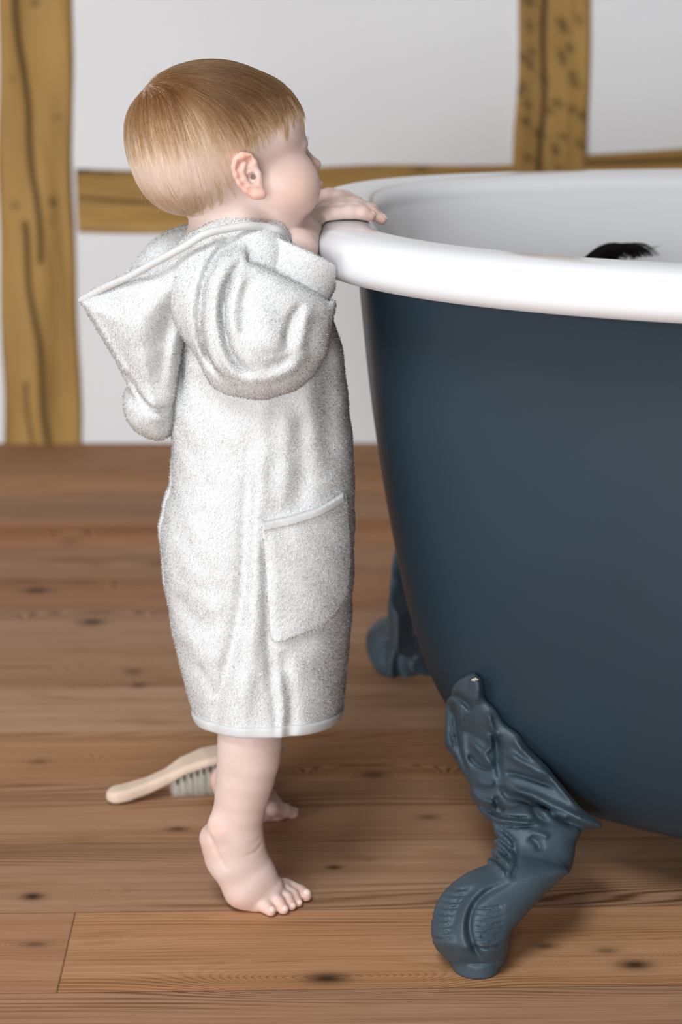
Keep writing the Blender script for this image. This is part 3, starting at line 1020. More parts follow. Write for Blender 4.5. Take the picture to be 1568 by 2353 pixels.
# near leg: standing on the toes with the heel lifted
YN = 1.478
nearleg = Comb([
    (leg([(592, 1420, 84, 1.530), (584, 1560, 78, 1.502), (578, 1650, 74, 1.486), (575, 1700, 73), (572, 1740, 71), (564, 1785, 66), (557, 1820, 61), (549, 1866, 57), (543, 1895, 55), (545, 1925, 55)], YN), .004),
    (Cap(W(493, 1925, YN + .004), W(507, 1968, YN + .002), pxr(34, 1930, YN), pxr(36, 1960, YN)), .006),
    (leg([(500, 1930, 34), (530, 1985, 46), (562, 2040, 48), (590, 2062, 38)], YN - .004), .008),
    (leg([(550, 1925, 53), (562, 1965, 50), (588, 2010, 46), (618, 2040, 34)], YN), .008),
    (Cap(W(600, 2040, YN + .004), W(650, 2038, YN + .014), pxr(30, 2040, YN), pxr(20, 2040, YN)), .008),
    (Cap(W(496, 1893, YN - .010), W(502, 1908, YN - .013), pxr(13, 1900, YN), pxr(13, 1900, YN)), .012),
])
toe_nails = []


def toe(root, mid, tip, r0, r1, Yr, flat=1.0):
    t, r = onfloor(tip[0], tip[1], r1)
    a = W(root[0], root[1], Yr)
    m = W(mid[0], mid[1], (a[1] * .45 + t[1] * .55))
    m[2] = max(m[2], r)
    return [a, m, t], [r0 * S(2060, 1.48), (r0 * .45 + r1 * .55) * S(2060, 1.48), r]


def mk_toes(specs, k=.0022):
    out = []
    for (root, mid, tip, r0, r1, Yr) in specs:
        P3, R3 = toe(root, mid, tip, r0, r1, Yr)
        out.append((chain(P3, R3, .0012), k))
        d = P3[2] - P3[1]; d /= np.linalg.norm(d)
        toe_nails.append((P3[2], R3[2], d))
    return out


near_toes = mk_toes([
    ((592, 2068), (612, 2083), (622, 2093), 20, 13.0, 1.468), ((612, 2050), (640, 2072), (651, 2089), 17, 13.0, 1.474),
    ((628, 2042), (660, 2062), (670, 2081), 15, 11.5, 1.482), ((642, 2036), (674, 2055), (685, 2074), 15, 11.0, 1.489), ((655, 2034), (690, 2050), (702, 2057), 17, 15.0, 1.497)], .0018)
# far leg
YF = 1.648
farleg = Comb([
    (leg([(590, 1420, 80, 1.61), (582, 1560, 72, 1.63), (575, 1640, 68), (566, 1700, 62), (558, 1750, 56), (553, 1790, 50), (555, 1812, 48)], YF), .004),
    (Cap(W(513, 1790, YF), W(522, 1815, YF), pxr(28, 1790, YF), pxr(28, 1810, YF)), .006),
    (leg([(520, 1800, 28), (560, 1835, 36), (600, 1858, 32), (632, 1868, 22)], YF), .008),
    (leg([(565, 1805, 46), (590, 1825, 38), (616, 1848, 28), (640, 1864, 19)], YF), .008),
])
far_toes = mk_toes([((630, 1860), (655, 1862), (672, 1868), 18, 15, YF - .012), ((632, 1860), (658, 1866), (674, 1872), 14, 10.5, YF), ((632, 1858), (656, 1862), (668, 1868), 13, 10, YF + .012),
                    ((630, 1856), (650, 1858), (660, 1862), 12, 10, YF + .022), ((620, 1852), (640, 1852), (648, 1856), 12, 10, YF + .031)], .002)

# arms: both bent up so the hands lie over the roll rim
def armc(pts): return chain([W(a, b, y) for a, b, r, y in pts], [r * S(b, y) for a, b, r, y in pts], .004)


nearhand = Comb([
    (armc([(535, 650, 50, 1.5350), (575, 770, 46, 1.5150), (636, 668, 42, 1.5220), (680, 575, 48, 1.5400), (698, 543, 45, 1.5760)]), .004),
    (armc([(692, 548, 45, 1.5760), (722, 518, 40, 1.6180)]), .006),
    (armc([(705, 540, 36, 1.6080), (745, 503, 28, 1.6160)]), .006), (armc([(712, 530, 36, 1.6240), (758, 486, 22, 1.6300)]), .006), (armc([(712, 526, 34, 1.6340), (752, 484, 22, 1.6440)]), .006),
])
FING = [
    [(742, 503, 24, 1.6120), (772, 492, 16.5, 1.6080), (804, 487, 15.5, 1.6070), (834, 489, 14.5, 1.6070), (851, 496, 12.5, 1.6080)],
    [(748, 492, 20, 1.6240), (782, 480, 16, 1.6205), (818, 479, 15, 1.6200), (852, 489, 14, 1.6200), (878, 504, 12.5, 1.6210)],
    [(750, 486, 18, 1.6360), (786, 473, 15, 1.6330), (822, 472, 14.5, 1.6330), (854, 483, 13.5, 1.6330), (870, 496, 12, 1.6340)],
    [(748, 484, 18, 1.6480), (782, 468, 15, 1.6460), (812, 468, 14, 1.6460), (838, 476, 13, 1.6460), (852, 487, 11.5, 1.6460)],
]
near_f = [(armc(q), .0007) for q in FING]
near_thumb = [(armc([(712, 536, 24, 1.6480), (732, 520, 17, 1.6620), (752, 510, 14, 1.6680), (766, 506, 12, 1.6700)]), .004)]
fh = 1.700
farhand = Comb([
    (armc([(560, 640, 66, 1.605), (575, 770, 56, 1.640), (640, 610, 48, 1.672), (676, 508, 42, 1.690), (690, 486, 38, fh)]), .004),
    (armc([(690, 488, 34, fh - .008), (730, 460, 22, fh - .008)]), .006), (armc([(690, 486, 34, fh + .006), (730, 458, 20, fh + .010)]), .006), (armc([(690, 484, 30, fh + .016), (728, 458, 18, fh + .022)]), .006),
])
far_f = [(armc(q), .0008) for q in [
    [(726, 460, 20, fh - .011), (752, 452, 15, fh - .012), (780, 453, 14, fh - .012), (798, 459, 12.5, fh - .012)],
    [(728, 456, 19, fh + .000), (758, 449, 15, fh + .000), (792, 452, 14, fh + .001), (824, 463, 12, fh + .002)],
    [(728, 456, 18, fh + .011), (756, 449, 15, fh + .012), (788, 453, 13, fh + .013), (814, 461, 11.5, fh + .014)],
    [(728, 458, 17, fh + .021), (752, 453, 13, fh + .023), (776, 456, 12, fh + .024), (794, 462, 10.5, fh + .025)]]]
far_thumb = [(armc([(694, 500, 22, fh - .022), (716, 492, 15, fh - .036), (736, 488, 12, fh - .040), (750, 488, 10, fh - .040)]), .004)]

RIMP = tub_plan(0, 0, 900); RIMP = RIMP[RIMP[:, 0] < .35]


def rim_d(P):
    """distance to the roll rim (an elliptic tube along the plan curve)"""
    q = P[:, None, :2] - RIMP[None]
    d = np.sqrt((q ** 2).sum(2)).min(1)
    A, B_ = d / RW, np.abs(P[:, 2] - RIM_Z) / RH
    rho = (A ** RN + B_ ** RN + 1e-12) ** (1 / RN)
    g = np.sqrt((A ** (RN - 1) / RW) ** 2 + (B_ ** (RN - 1) / RH) ** 2) / np.maximum(rho, 1e-6) ** (RN - 1)
    return (rho - 1) / np.maximum(g, 1e-6)


rim_cut = Fn(lambda P: rim_d(P) - .0011, (0.0, 1.64, RIM_Z), .14)

cr = lambda pts, w, a, Y, y1: Crease(pts, Y, w * S(pts[0][1], Y), a, -9, y1)
body_items = [(head_full, 0), (neck, .012), (torso, .015), (nearleg, .012), (farleg, .012)] + near_toes + far_toes
arms = Comb([(nearhand, 0)] + near_f + near_thumb)
arms2 = Comb([(farhand, 0)] + far_f + far_thumb)
body_items += [(Comb([(arms, 0), (rim_cut, .001, '-')]), .0015), (Comb([(arms2, 0), (rim_cut, .001, '-')]), .0015),
    (cr([(484, 1893), (494, 1918), (510, 1950), (526, 1976)], 5, -.0013, YN, 1.49), 0, 'd'),
    (cr([(566, 1941), (588, 1938), (604, 1926)], 4, -.0007, YN, 1.5), 0, 'd'),
    (cr([(572, 1918), (590, 1916), (603, 1908)], 4, -.0004, YN, 1.5), 0, 'd'),
    (cr([(804, 470), (809, 483), (806, 500)], 2.2, -.0006, 1.58, 1.60), 0, 'd'), (cr([(834, 478), (839, 488), (836, 500)], 2.2, -.0006, 1.58, 1.60), 0, 'd'),
]
body_items.append((Then(lambda P, d: -smin(-d, -(.0006 - P[:, 2]), .0015)), 0, 'x'))       # the soles press flat on the boards
body_node = Comb(body_items)

person = empty('person', (float(W(570, 1700, YM)[0]), YM, 0))
tag(person, 'blond toddler in white hooded bathrobe standing on tiptoe, hands on the tub rim', 'person')
bV, bF = mesh_sdf(body_node, .00125, smooth=1)


def flush_map(V):
    f = np.zeros(len(V))
    def blob(c, r, a):
        d = np.linalg.norm(V - c, axis=1) / r
        np.maximum(f, a * np.exp(-d * d), out=f)
    for p in [(541, 385), (539, 372), (546, 404), (556, 424), (570, 440), (557, 358), (574, 362)]: blob(E(*p, 17), .0065, .75)
    blob(E(600, 447, 8), .010, .60); blob(E(590, 452, 9), .008, .6); blob(E(574, 376, 6), .006, .5)
    for s in (-1, 1): blob(H(165, 105 * s, -95), .030, .30)
    blob(H(236, 0, -54), .010, .35); blob(H(240, 0, -102), .009, .7)
    for p, r, d in toe_nails: blob(p, .009, .55)
    blob(W(490, 1940, YN), .018, .40); blob(W(497, 1903, YN - .018), .008, .42); blob(W(520, 2030, YN), .020, .30); blob(W(560, 2080, YN - .01), .018, .38)
    blob(W(500, 1800, YF), .018, .55); blob(W(640, 1880, YF), .022, .45)
    for q in FING:
        a, b, r, y = q[-1]; blob(W(a, b, y), .010, .42)
    for x, y in ((788, 504), (771, 512), (745, 531)): blob(W(x, y, 1.585), .006, .45)
    blob(W(560, 1860, YN), .03, .10); blob(W(650, 560, 1.55), .025, .12)
    return np.clip(f, 0, 1)


body = link_mesh('body', bV, bF, M['skin'], person, attrs={'flush': flush_map(bV)})

# eyes
def ball(c, r, n=24, A=None):
    u = np.linspace(0, np.pi, n); w = np.linspace(0, 2 * np.pi, 2 * n, endpoint=False)
    a, b = np.meshgrid(u, w, indexing='ij')
    v = np.stack([np.cos(a), np.sin(a) * np.cos(b), np.sin(a) * np.sin(b)], -1).reshape(-1, 3) * np.asarray(r)
    if A is not None: v = v @ A
    return v + np.asarray(c), grid_faces(n, 2 * n, close_v=True)


for sgn in (-1, 1):
    c = H(165, 51 * sgn, -22)
    v, f = ball(c, 23.5 * K, 20, HA)
    e = link_mesh('eye', v, f, M['eyewhite'], person)
    look = hf * .96 - hu * .26
    look /= np.linalg.norm(look); s1 = np.cross(look, hu); s1 /= np.linalg.norm(s1); A = np.stack([look, s1, np.cross(look, s1)])
    v, f = ball(c + look * 23.5 * K * .86, np.array([3.6, 12.5, 12.5]) * K, 14, A)
    link_mesh('iris', v, f, M['iris'], e)
    v, f = ball(c + look * 23.5 * K * .97, np.array([1.6, 5.5, 5.5]) * K, 12, A)
    link_mesh('pupil', v, f, M['pupil'], e)

# toe nails
for i, (p, r, d) in enumerate(toe_nails):
    up = np.array([0, 0, 1.0]); n = up - d * (up @ d); n /= np.linalg.norm(n); s1 = np.cross(d, n)
    c = p + d * r * .45 + n * r * .74
    v, f = ball(c, np.array([r * .52, r * .55, r * .22]), 10, np.stack([d * .82 - n * .57, s1, n * .82 + d * .57]))
    link_mesh('toe_nail', v, f, M['nail'], person)
for q in FING[:3]:
    a = W(*q[-2][:2], q[-2][3]); b = W(*q[-1][:2], q[-1][3]); r = q[-1][2] * S(500, 1.59)
    d = (b - a) / np.linalg.norm(b - a); up = np.array([0, 0, 1.0]); n = up - d * (up @ d); n /= np.linalg.norm(n); s1 = np.cross(d, n)
    v, f = ball(b + d * r * .35 + n * r * .72, np.array([r * .75, r * .62, r * .2]), 10, np.stack([d * .92 - n * .39, s1, n * .92 + d * .39]))
    link_mesh('finger_nail', v, f, M['nail'], person)


# ------------------------------------------------------------------ hair
def hair_object(name, strands, radii, tones, mat, parent):
    hc = bpy.data.hair_curves.new(name)
    sizes = [len(s) for s in strands]
    hc.add_curves(sizes)
    off = np.zeros(3)
    p = parent
    while p is not None:
        off += np.array(p.location); p = p.parent
    pts = np.concatenate(strands) - off
    hc.position_data.foreach_set('vector', pts.astype(np.float32).ravel())
    at = hc.attributes.get('radius') or hc.attributes.new('radius', 'FLOAT', 'POINT')
    at.data.foreach_set('value', np.concatenate([np.full(n, r) * np.r_[np.ones(n - 2), .7, .25] for n, r in zip(sizes, radii)]).astype(np.float32))
    tn = hc.attributes.new('tone', 'FLOAT', 'CURVE')
    tn.data.foreach_set('value', np.asarray(tones, np.float32))
    hc.materials.append(mat)
    o = bpy.data.objects.new(name, hc); COL.objects.link(o); o.parent = parent
    return o


def head_coords(P):
    q = (P - HO) / K
    return np.stack([q @ hf, q @ hl, q @ hu * math.cos(TH)], 1)


scalp_node = Comb([(skull, 0)] + face[:3])
WHORL = H(-168, 34, 108)


def make_hair(n, seed):
    g = np.random.default_rng(seed)
    # roots: random directions from the head's middle, projected onto the skull
    d = g.normal(size=(n * 3, 3)); d /= np.linalg.norm(d, axis=1)[:, None]
    C = H(-10, 0, 0)
    t = np.full(len(d), .10)
    for _ in range(12):
        t = t - scalp_node(C + d * t[:, None]) * .9
    P = C + d * t[:, None]
    q = head_coords(P)
    f, l, u = q[:, 0], q[:, 1], q[:, 2]
    # hairline seen from the side: forehead, temple, sideburn, behind the ear, nape
    al = np.abs(l)
    front = np.interp(u, [-240, -190, -150, -110, -60, -30, 5, 45, 75, 110, 150, 200], [-95, -75, -38, -30, -12, 16, 26, 40, 92, 150, 170, 170])
    front = front + (al < 90) * np.clip(90 - al, 0, 60) * .35
    keep = (f < front + g.normal(size=len(f)) * 7) & (u > np.interp(f, [-200, -120, -60, 0], [-180, -186, -184, -120]))
    # no hair under the ear
    P = P[keep][:n]; q = q[keep][:n]
    nroot = len(P)
    f, l, u = q[:, 0], q[:, 1], q[:, 2]
    al = np.abs(l)
    L = np.interp(u, [-180, -120, -60, 20, 70, 110, 170], [58, 58, 58, 80, 112, 150, 175])
    L = L * np.interp(f, [-200, -60, 10, 45, 90, 130, 170], [1.0, .9, .85, .60, .40, .38, .52])
    # fringe falls to the brow, temple hair stays short
    L = L * g.uniform(.55, 1.12, nroot) * K
    steps = 11
    S_ = [P]; cur = P.copy(); lift0 = np.interp(u, [-180, 0, 80, 160], [2.0, 2.5, 5.0, 8.0]) * g.uniform(.15, 1.0, nroot) * K
    jit = g.normal(size=(nroot, 3)) * .10
    ph = g.uniform(0, 6.28, nroot)
    for i in range(steps):
        N = grad(scalp_node, cur)
        w = cur - WHORL
        dist = np.linalg.norm(w, axis=1)
        away = w / np.maximum(dist, 1e-6)[:, None]
        qq = head_coords(cur)
        grav = np.array([0, 0, -1.0])
        gw = np.interp(qq[:, 2], [-150, 0, 90, 150], [1.6, 1.5, .85, .2])
        # on top the hair is combed forward; on the temple it sweeps down and a little forward
        fw = np.interp(qq[:, 2], [-120, 20, 80, 150], [.25, .12, .55, .9]) * np.interp(qq[:, 0], [-190, -100, 0, 150], [0, .25, 1, .55])
        fw = fw - np.interp(qq[:, 2], [-170, -90, -40], [-.55, -.3, 0]) * 0
        T = away * .75 + grav * gw[:, None] + hf * fw[:, None] + jit + .07 * np.stack([np.sin(ph + i * .5), np.cos(ph * 1.7 + i * .4), 0 * ph], 1)
        T = T - N * (T * N).sum(1)[:, None]
        T /= np.maximum(np.linalg.norm(T, axis=1), 1e-6)[:, None]
        nxt = cur + T * (L / steps)[:, None]
        dd = scalp_node(nxt)
        s = (i + 1) / steps
        want = lift0 * min(1, s * 3)
        # where the scalp ends (brow, nape) the ends hang free
        nxt = nxt + grad(scalp_node, nxt) * np.where(dd < want, want - dd, (want - dd) * .55)[:, None]
        S_.append(nxt); cur = nxt
    Sx = np.stack(S_, 1)
    # colour: darker, redder, longer hair on the crown and fringe; pale and thin on the sides and back
    edge = 62 - 22 * np.clip((f - 40) / 110, 0, 1) + 12 * np.sin(f / 23.0) + 8 * np.sin(f / 9.0 + 1)
    crown = np.clip((u - edge) / 58, 0, 1)
    nape = np.clip((-45 - u) / 50, 0, 1) * np.clip((-20 - f) / 60, 0, 1)
    clump = np.sin(f / 7.0 + 2.0 * np.sin(u / 11.0)) * np.sin(l / 8.0 + 1.7 * np.sin(f / 13.0)) + .6 * np.sin(f / 3.1 + l / 4.3)
    tone = np.clip(.10 * clump * (1 - .3 * crown) + 1.02 - .98 * crown - .42 * nape + g.normal(size=nroot) * .11, 0, 1)  # crown's grazing shade and the sides' sheen are also put into the tone
    return Sx, tone, u, f


Sx, tone, hu_, hf_ = make_hair(36000, 5)
# thinner on the sides
gg = np.random.default_rng(3)
dens = np.interp(hu_, [-180, -110, -60, 20, 60, 100], [.8, .65, .24, .17, .55, 1.0])
kk = gg.uniform(size=len(Sx)) < dens
hair = hair_object('hair', list(Sx[kk]), gg.uniform(.000045, .00009, kk.sum()) * 1.15, tone[kk], M['hair'], person)
# pointed locks of the fringe and finer strands before and behind the ear: each strand follows the head under its image path
def on_head(px, py, lift):
    Y = 1.44; p = W(px, py, Y)
    for _ in range(40):
        p = W(px, py, Y); d = float(head_full(p[None])[0])
        if d < lift: break
        Y += max(d - lift, .0006) * .8
        if Y > 1.575: break
    return W(px, py, min(Y, 1.565))


LOCKS = [((634, 222), (652, 275), (657, 327), 34, 18), ((606, 232), (626, 272), (632, 300), 26, 16), ((574, 246), (600, 280), (608, 306), 24, 16), ((662, 216), (682, 258), (689, 292), 28, 14),
         ((664, 222), (688, 258), (699, 308), 30, 12), ((558, 262), (580, 296), (588, 334), 24, 18), ((648, 222), (668, 262), (674, 296), 22, 14),
         ((590, 236), (614, 270), (619, 290), 20, 14), ((540, 262), (562, 300), (572, 340), 22, 20), ((622, 226), (642, 262), (646, 288), 20, 14),
         ((500, 420), (510, 455), (506, 478), 18, 14), ((478, 440), (486, 475), (488, 498), 18, 16), ((450, 455), (462, 490), (466, 512), 24, 18), ((430, 450), (440, 490), (452, 515), 24, 18), ((520, 405), (530, 435), (542, 456), 10, 10)]
lk, lt = [], []
for a, b, c, n, w in LOCKS:
    for i in range(n):
        o = gg.normal() * w * .5; l0 = gg.uniform(.0006, .0024)
        pts = smooth_poly([(a[0] + o, a[1] + gg.normal() * 3), (b[0] + o * .7, b[1]), (c[0] + o * .16 + gg.normal() * 1.0, c[1] - abs(gg.normal()) * 7)], 4)
        s3 = [on_head(q[0], q[1], l0 + .0008 * k / len(pts)) for k, q in enumerate(pts)]
        lk.append(np.array(s3)); lt.append(np.clip((.35 if a[1] < 300 else .55) + gg.normal() * .12, 0, 1))
tag(hair_object('hair_locks', lk, [.000075] * len(lk), lt, M['hair'], hair), label='pointed locks of the fringe and nape')
# fly-away wisps at the crown
wis = []
for i in range(46):
    a = W(gg.uniform(325, 380), gg.uniform(165, 235), YM + gg.uniform(-.02, .02))
    dr = np.array([gg.uniform(-.5, .15), gg.uniform(-.3, .3), gg.uniform(.1, 1.0)]); dr /= np.linalg.norm(dr)
    ln = gg.uniform(.010, .034); bend = np.array([gg.uniform(0.1, 1.6), 0, -.3]) * ln
    t = np.linspace(0, 1, 9)[:, None]
    wis.append(a - dr * .006 + dr * ln * t + bend * t ** 2)
for i in range(40):                               # along the back of the head
    y0 = gg.uniform(250, 470); x0 = np.interp(y0, [250, 330, 390, 440, 476, 500], [304, 292, 306, 334, 370, 415])
    a = W(x0 + 8, y0, YM + gg.uniform(-.03, .03)); ln = gg.uniform(.006, .016)
    t = np.linspace(0, 1, 9)[:, None]
    wis.append(a + np.array([-.45, 0, -.5]) * ln * t + np.array([.2, 0, -.35]) * ln * t ** 2)
tag(hair_object('stray_hair', wis, [.00004] * len(wis), [.5] * len(wis), M['hair'], hair), label='fine fly-away wisps')

# lashes of both eyes, pale brows
la, br = [], []
for sgn in (-1, 1):
    for i in range(26):
        a = i / 25 * 2 - 1
        base = H(191 - 6 * a * a - (9 if a * sgn > 0 else 0) * abs(a), 52 * sgn + a * 22, -16 - 3 * a * a)
        out_ = hf * 11 + hl * (a * 4 + sgn * 2) - hu * 1
        t = np.linspace(0, 1, 6)[:, None]
        la.append(base + (out_ * t + hu * 5.5 * t ** 2) * K * gg.uniform(.8, 1.15))
    for i in range(60):
        a = gg.uniform(-1, 1)
        base = H(198 - 9 * a * a, 54 * sgn + a * 30 * sgn, 8 + 5 * (1 - a * a) + gg.uniform(-2, 2))
        t = np.linspace(0, 1, 4)[:, None]
        br.append(base + (hf * 2 + hl * sgn * 8 + hu * 1.5) * K * t)
hair_object('eyelashes', la, [.00010] * len(la), [.5] * len(la), M['lash'], person)
hair_object('eyebrows', br, [.00004] * len(br), [.8] * len(br), M['hair'], person)


# ------------------------------------------------------------------ the bathrobe
ROBE = [(500, 470, 640), (525, 450, 655), (560, 425, 668), (600, 408, 690), (650, 400, 726), (700, 396, 766), (800, 391, 794), (900, 389, 808), (1000, 389, 818), (1080, 386, 822),
        (1115, 382, 822), (1150, 368, 822), (1200, 358, 822), (1260, 360, 821), (1340, 371, 819), (1430, 390, 814), (1500, 408, 808), (1570, 429, 801), (1620, 447, 793), (1665, 468, 783), (1720, 490, 772)]
_rz = np.array([W(570, y, YM)[2] for y, a, b in ROBE])[::-1]
_rl = np.array([W(a, y, YM)[0] for y, a, b in ROBE])[::-1]; _rr = np.array([W(b, y, YM)[0] for y, a, b in ROBE])[::-1]
_hy_y = [500, 560, 620, 700, 800, 1000, 1200, 1340, 1500, 1620, 1720]
_hy_v = [.046, .060, .064, .066, .073, .083, .096, .103, .112, .117, .119]
_hz = np.array([W(570, y, YM)[2] for y in _hy_y])[::-1]; _hv = np.array(_hy_v)[::-1]
PUSH = .0035                                   # the pile stands this far off the cloth
HEM_Z = float(W(620, 1694, YM - .117)[2])
TOP_Z = float(W(570, 508, YM)[2])


def hem_z(P): return HEM_Z - .20 * (P[:, 1] - YM + .117)


def robe_core(P):
    z = P[:, 2]
    l = np.interp(z, _rz, _rl) + PUSH; r = np.interp(z, _rz, _rr) - PUSH; hy = np.interp(z, _hz, _hv)
    cx, hx = (l + r) / 2, (r - l) / 2
    a, b = (P[:, 0] - cx) / hx, (P[:, 1] - YM) / hy
    n = 2.25
    A, B_ = np.abs(a), np.abs(b)
    rho = (A ** n + B_ ** n + 1e-12) ** (1 / n)
    g = np.sqrt((A ** (n - 1) / hx) ** 2 + (B_ ** (n - 1) / hy) ** 2) / np.maximum(rho, 1e-6) ** (n - 1)
    return (rho - 1) / np.maximum(g, 1e-6)


rc = W(590, 1100, YM)
YR = 1.470                                     # plane of the robe's near face
RF = lambda pts, w, a, Y=YR: Crease(pts, Y, w * S(pts[0][1], Y), a, -9, YM - .01)
FOLDS = [
    # long soft folds down the side
    (RF([(585, 960), (572, 1080), (566, 1200), (560, 1330), (546, 1430), (520, 1540), (496, 1640), (490, 1700)], 17, -.0052), 0, 'd'),
    (RF([(600, 900), (598, 1050), (594, 1200), (590, 1350), (578, 1480), (560, 1600), (555, 1700)], 26, .0050), 0, 'd'),
    (RF([(604, 1150), (612, 1280), (616, 1400), (622, 1500), (634, 1600), (645, 1710)], 13, -.0048), 0, 'd'),
    (RF([(646, 1480), (662, 1560), (668, 1630), (655, 1720)], 15, -.0045), 0, 'd'),
    (RF([(640, 1520), (650, 1600), (648, 1700)], 14, .0030), 0, 'd'),
    (RF([(690, 960), (694, 1060), (688, 1190)], 24, -.0036), 0, 'd'), (RF([(660, 930), (655, 1060), (650, 1180)], 20, .0022), 0, 'd'),
    (RF([(735, 800), (748, 900), (752, 1000), (760, 1120)], 26, -.0040), 0, 'd'), (RF([(700, 850), (712, 950), (718, 1050)], 24, .0030), 0, 'd'),
    (RF([(402, 1010), (400, 1090), (388, 1150), (378, 1240), (384, 1330), (402, 1430)], 16, -.0026, YM), 0, 'd'),
    (RF([(400, 1380), (450, 1430), (500, 1450)], 20, -.0022), 0, 'd'), (RF([(410, 1330), (470, 1380), (520, 1390)], 26, .0022), 0, 'd'),
    (RF([(440, 1530), (480, 1560), (500, 1600)], 16, -.0025), 0, 'd'), (RF([(425, 1460), (470, 1500), (520, 1500)], 20, .0020), 0, 'd'),
    (RF([(455, 1130), (470, 1250), (460, 1350)], 50, .0040), 0, 'd'),
    (RF([(450, 870), (460, 930), (520, 960), (600, 945)], 26, -.0030), 0, 'd'),
    # rise of cloth from the hood seam to the shoulder
    (RF([(470, 560), (430, 690), (410, 830), (402, 980)], 15, -.0070), 0, 'd'),
]
_jit = Fn(lambda P: .0007 * np.sin(P[:, 0] * 95 + 3 * np.sin(P[:, 2] * 40)) * np.sin(P[:, 2] * 70 + 2 * np.sin(P[:, 0] * 60)) + .0003 * np.sin(P[:, 0] * 230 + P[:, 2] * 170), rc, .6)
shell_solid = Comb([(Fn(robe_core, rc, .42), 0)] + FOLDS + [(_jit, 0, 'd')])


def robe_shell(P, d):
    d = np.maximum(d, -(d + .005))
    d = -smin(-d, -(hem_z(P) - P[:, 2]), .004)
    # neck edge: highest at the nape and the camera's side, lower at the throat
    top = np.interp(P[:, 0], [W(470, 510, YM)[0], W(580, 505, YM)[0], W(650, 520, YM)[0]], [W(470, 505, YM)[2], W(580, 496, YM - .03)[2], W(650, 520, YM)[2]])
    return -smin(-d, -(P[:, 2] - top), .004)


# cloth over the bent near arm
SLEEVE = Comb([
    (Cap(W(505, 640, 1.535), W(556, 700, 1.512), .043, .047), 0),
    (Cap(W(556, 700, 1.512), W(594, 782, 1.490), .047, .037), .03),
    (Cap(W(594, 782, 1.490), W(636, 700, 1.505), .040, .039), .02),
    (Cap(W(630, 700, 1.508), W(664, 636, 1.527), .038, .035), .02),
    (Cap(W(530, 858, 1.497), W(640, 820, 1.490), .012, .020), .025),
    (Cap(W(702, 720, 1.510), W(690, 790, 1.495), .016, .018), .02),
])
SF = lambda pts, w, a, Y=1.462: Crease(pts, Y, w * S(pts[0][1], Y), a, -9, YM - .02)
SLF = [
    # concentric wraps round the upper arm: groove, then roll
    (SF([(560, 600), (530, 640), (515, 690), (515, 745), (530, 800), (556, 838), (590, 858)], 9, -.0085), 0, 'd'),
    (SF([(548, 610), (512, 640), (498, 690), (499, 750), (512, 805), (540, 850), (585, 876)], 11, .0040), 0, 'd'),
    (SF([(580, 560), (540, 565), (492, 600), (464, 660), (456, 730), (464, 800), (486, 845), (520, 880)], 10, -.0080), 0, 'd'),
    (SF([(575, 590), (520, 605), (490, 650), (480, 720), (484, 790), (505, 840), (540, 876)], 15, .0045), 0, 'd'),
    (SF([(566, 630), (545, 665), (536, 720), (545, 780)], 12, .0035), 0, 'd'),
    (SF([(572, 640), (563, 700), (566, 770)], 12, -.0030), 0, 'd'),
    (SF([(696, 700), (672, 730), (660, 770), (662, 800)], 10, -.0055), 0, 'd'), (SF([(712, 705), (700, 745), (690, 790), (664, 826)], 13, .0040), 0, 'd'),
    (SF([(560, 850), (610, 862), (670, 840), (710, 800)], 14, .0030), 0, 'd'), (SF([(610, 838), (660, 822), (690, 790)], 12, -.0020), 0, 'd'),
    (SF([(600, 700), (620, 760), (615, 800)], 30, .0025), 0, 'd'),
]

ca, cb = W(655, 654, 1.526), W(686, 586, 1.532)
ax_c = (cb - ca) / np.linalg.norm(cb - ca)
CUFF_L = np.linalg.norm(cb - ca) * 1.02


def cuff_field(a, axis, L, r0, r1, wall, squash=None):
    """open tube: a turned-back cuff"""
    e1 = np.cross(axis, [0, 1, 0]); e1 /= np.linalg.norm(e1); e2 = np.cross(axis, e1)
    def f(P):
        q = P - a; t = q @ axis; x, y = q @ e1, q @ e2
        if squash is not None: x = x / squash[0]; y = y / squash[1]
        r = np.hypot(x, y); R = r0 + (r1 - r0) * np.clip(t / L, 0, 1)
        R = R + .0012 * np.sin(np.arctan2(y, x) * 3 + 1)
        d = np.abs(r - R) - wall
        e = np.abs(t - L / 2) - L / 2
        return np.where((d > 0) & (e > 0), np.hypot(np.maximum(d, 0), np.maximum(e, 0)), np.maximum(d, e)) - .0025
    return Fn(f, a + axis * L / 2, L / 2 + max(r0, r1) + .015)




ax_p = np.array([-ax_c[2], 0, ax_c[0]]) / np.hypot(ax_c[0], ax_c[2])


def seam_cut(P, d):
    q = P - ca; t = q @ ax_c; lat = np.abs(q @ ax_p)
    return -smin(-d, -(t - .002 - np.maximum(lat - .036, 0) * 2.0), .012)


SEAM = Then(seam_cut)
sleeve_near = Comb([(Comb([(SLEEVE, 0)] + SLF + [(_jit, 0, 'd'), (SEAM, 0, 'x')]), 0), (Cap(W(552, 600, 1.528), W(594, 590, 1.516), .030, .026), .008)])
cuff_near = cuff_field(ca, ax_c, CUFF_L, .0335, .0345, .0020, (1.0, 1.0))
# far arm
SLEEVE2 = Comb([(Cap(W(530, 640, 1.605), W(580, 760, 1.650), .046, .044), 0), (Cap(W(580, 760, 1.650), W(632, 620, 1.668), .042, .036), .02)])
ca2, cb2 = W(622, 640, 1.668), W(648, 580, 1.680)
ax2 = (cb2 - ca2) / np.linalg.norm(cb2 - ca2)
cuff_far = cuff_field(ca2, ax2, np.linalg.norm(cb2 - ca2), .035, .034, .0022)


rim_keep = Fn(lambda P: rim_d(P) - .0058, (0.0, 1.64, RIM_Z), .14)


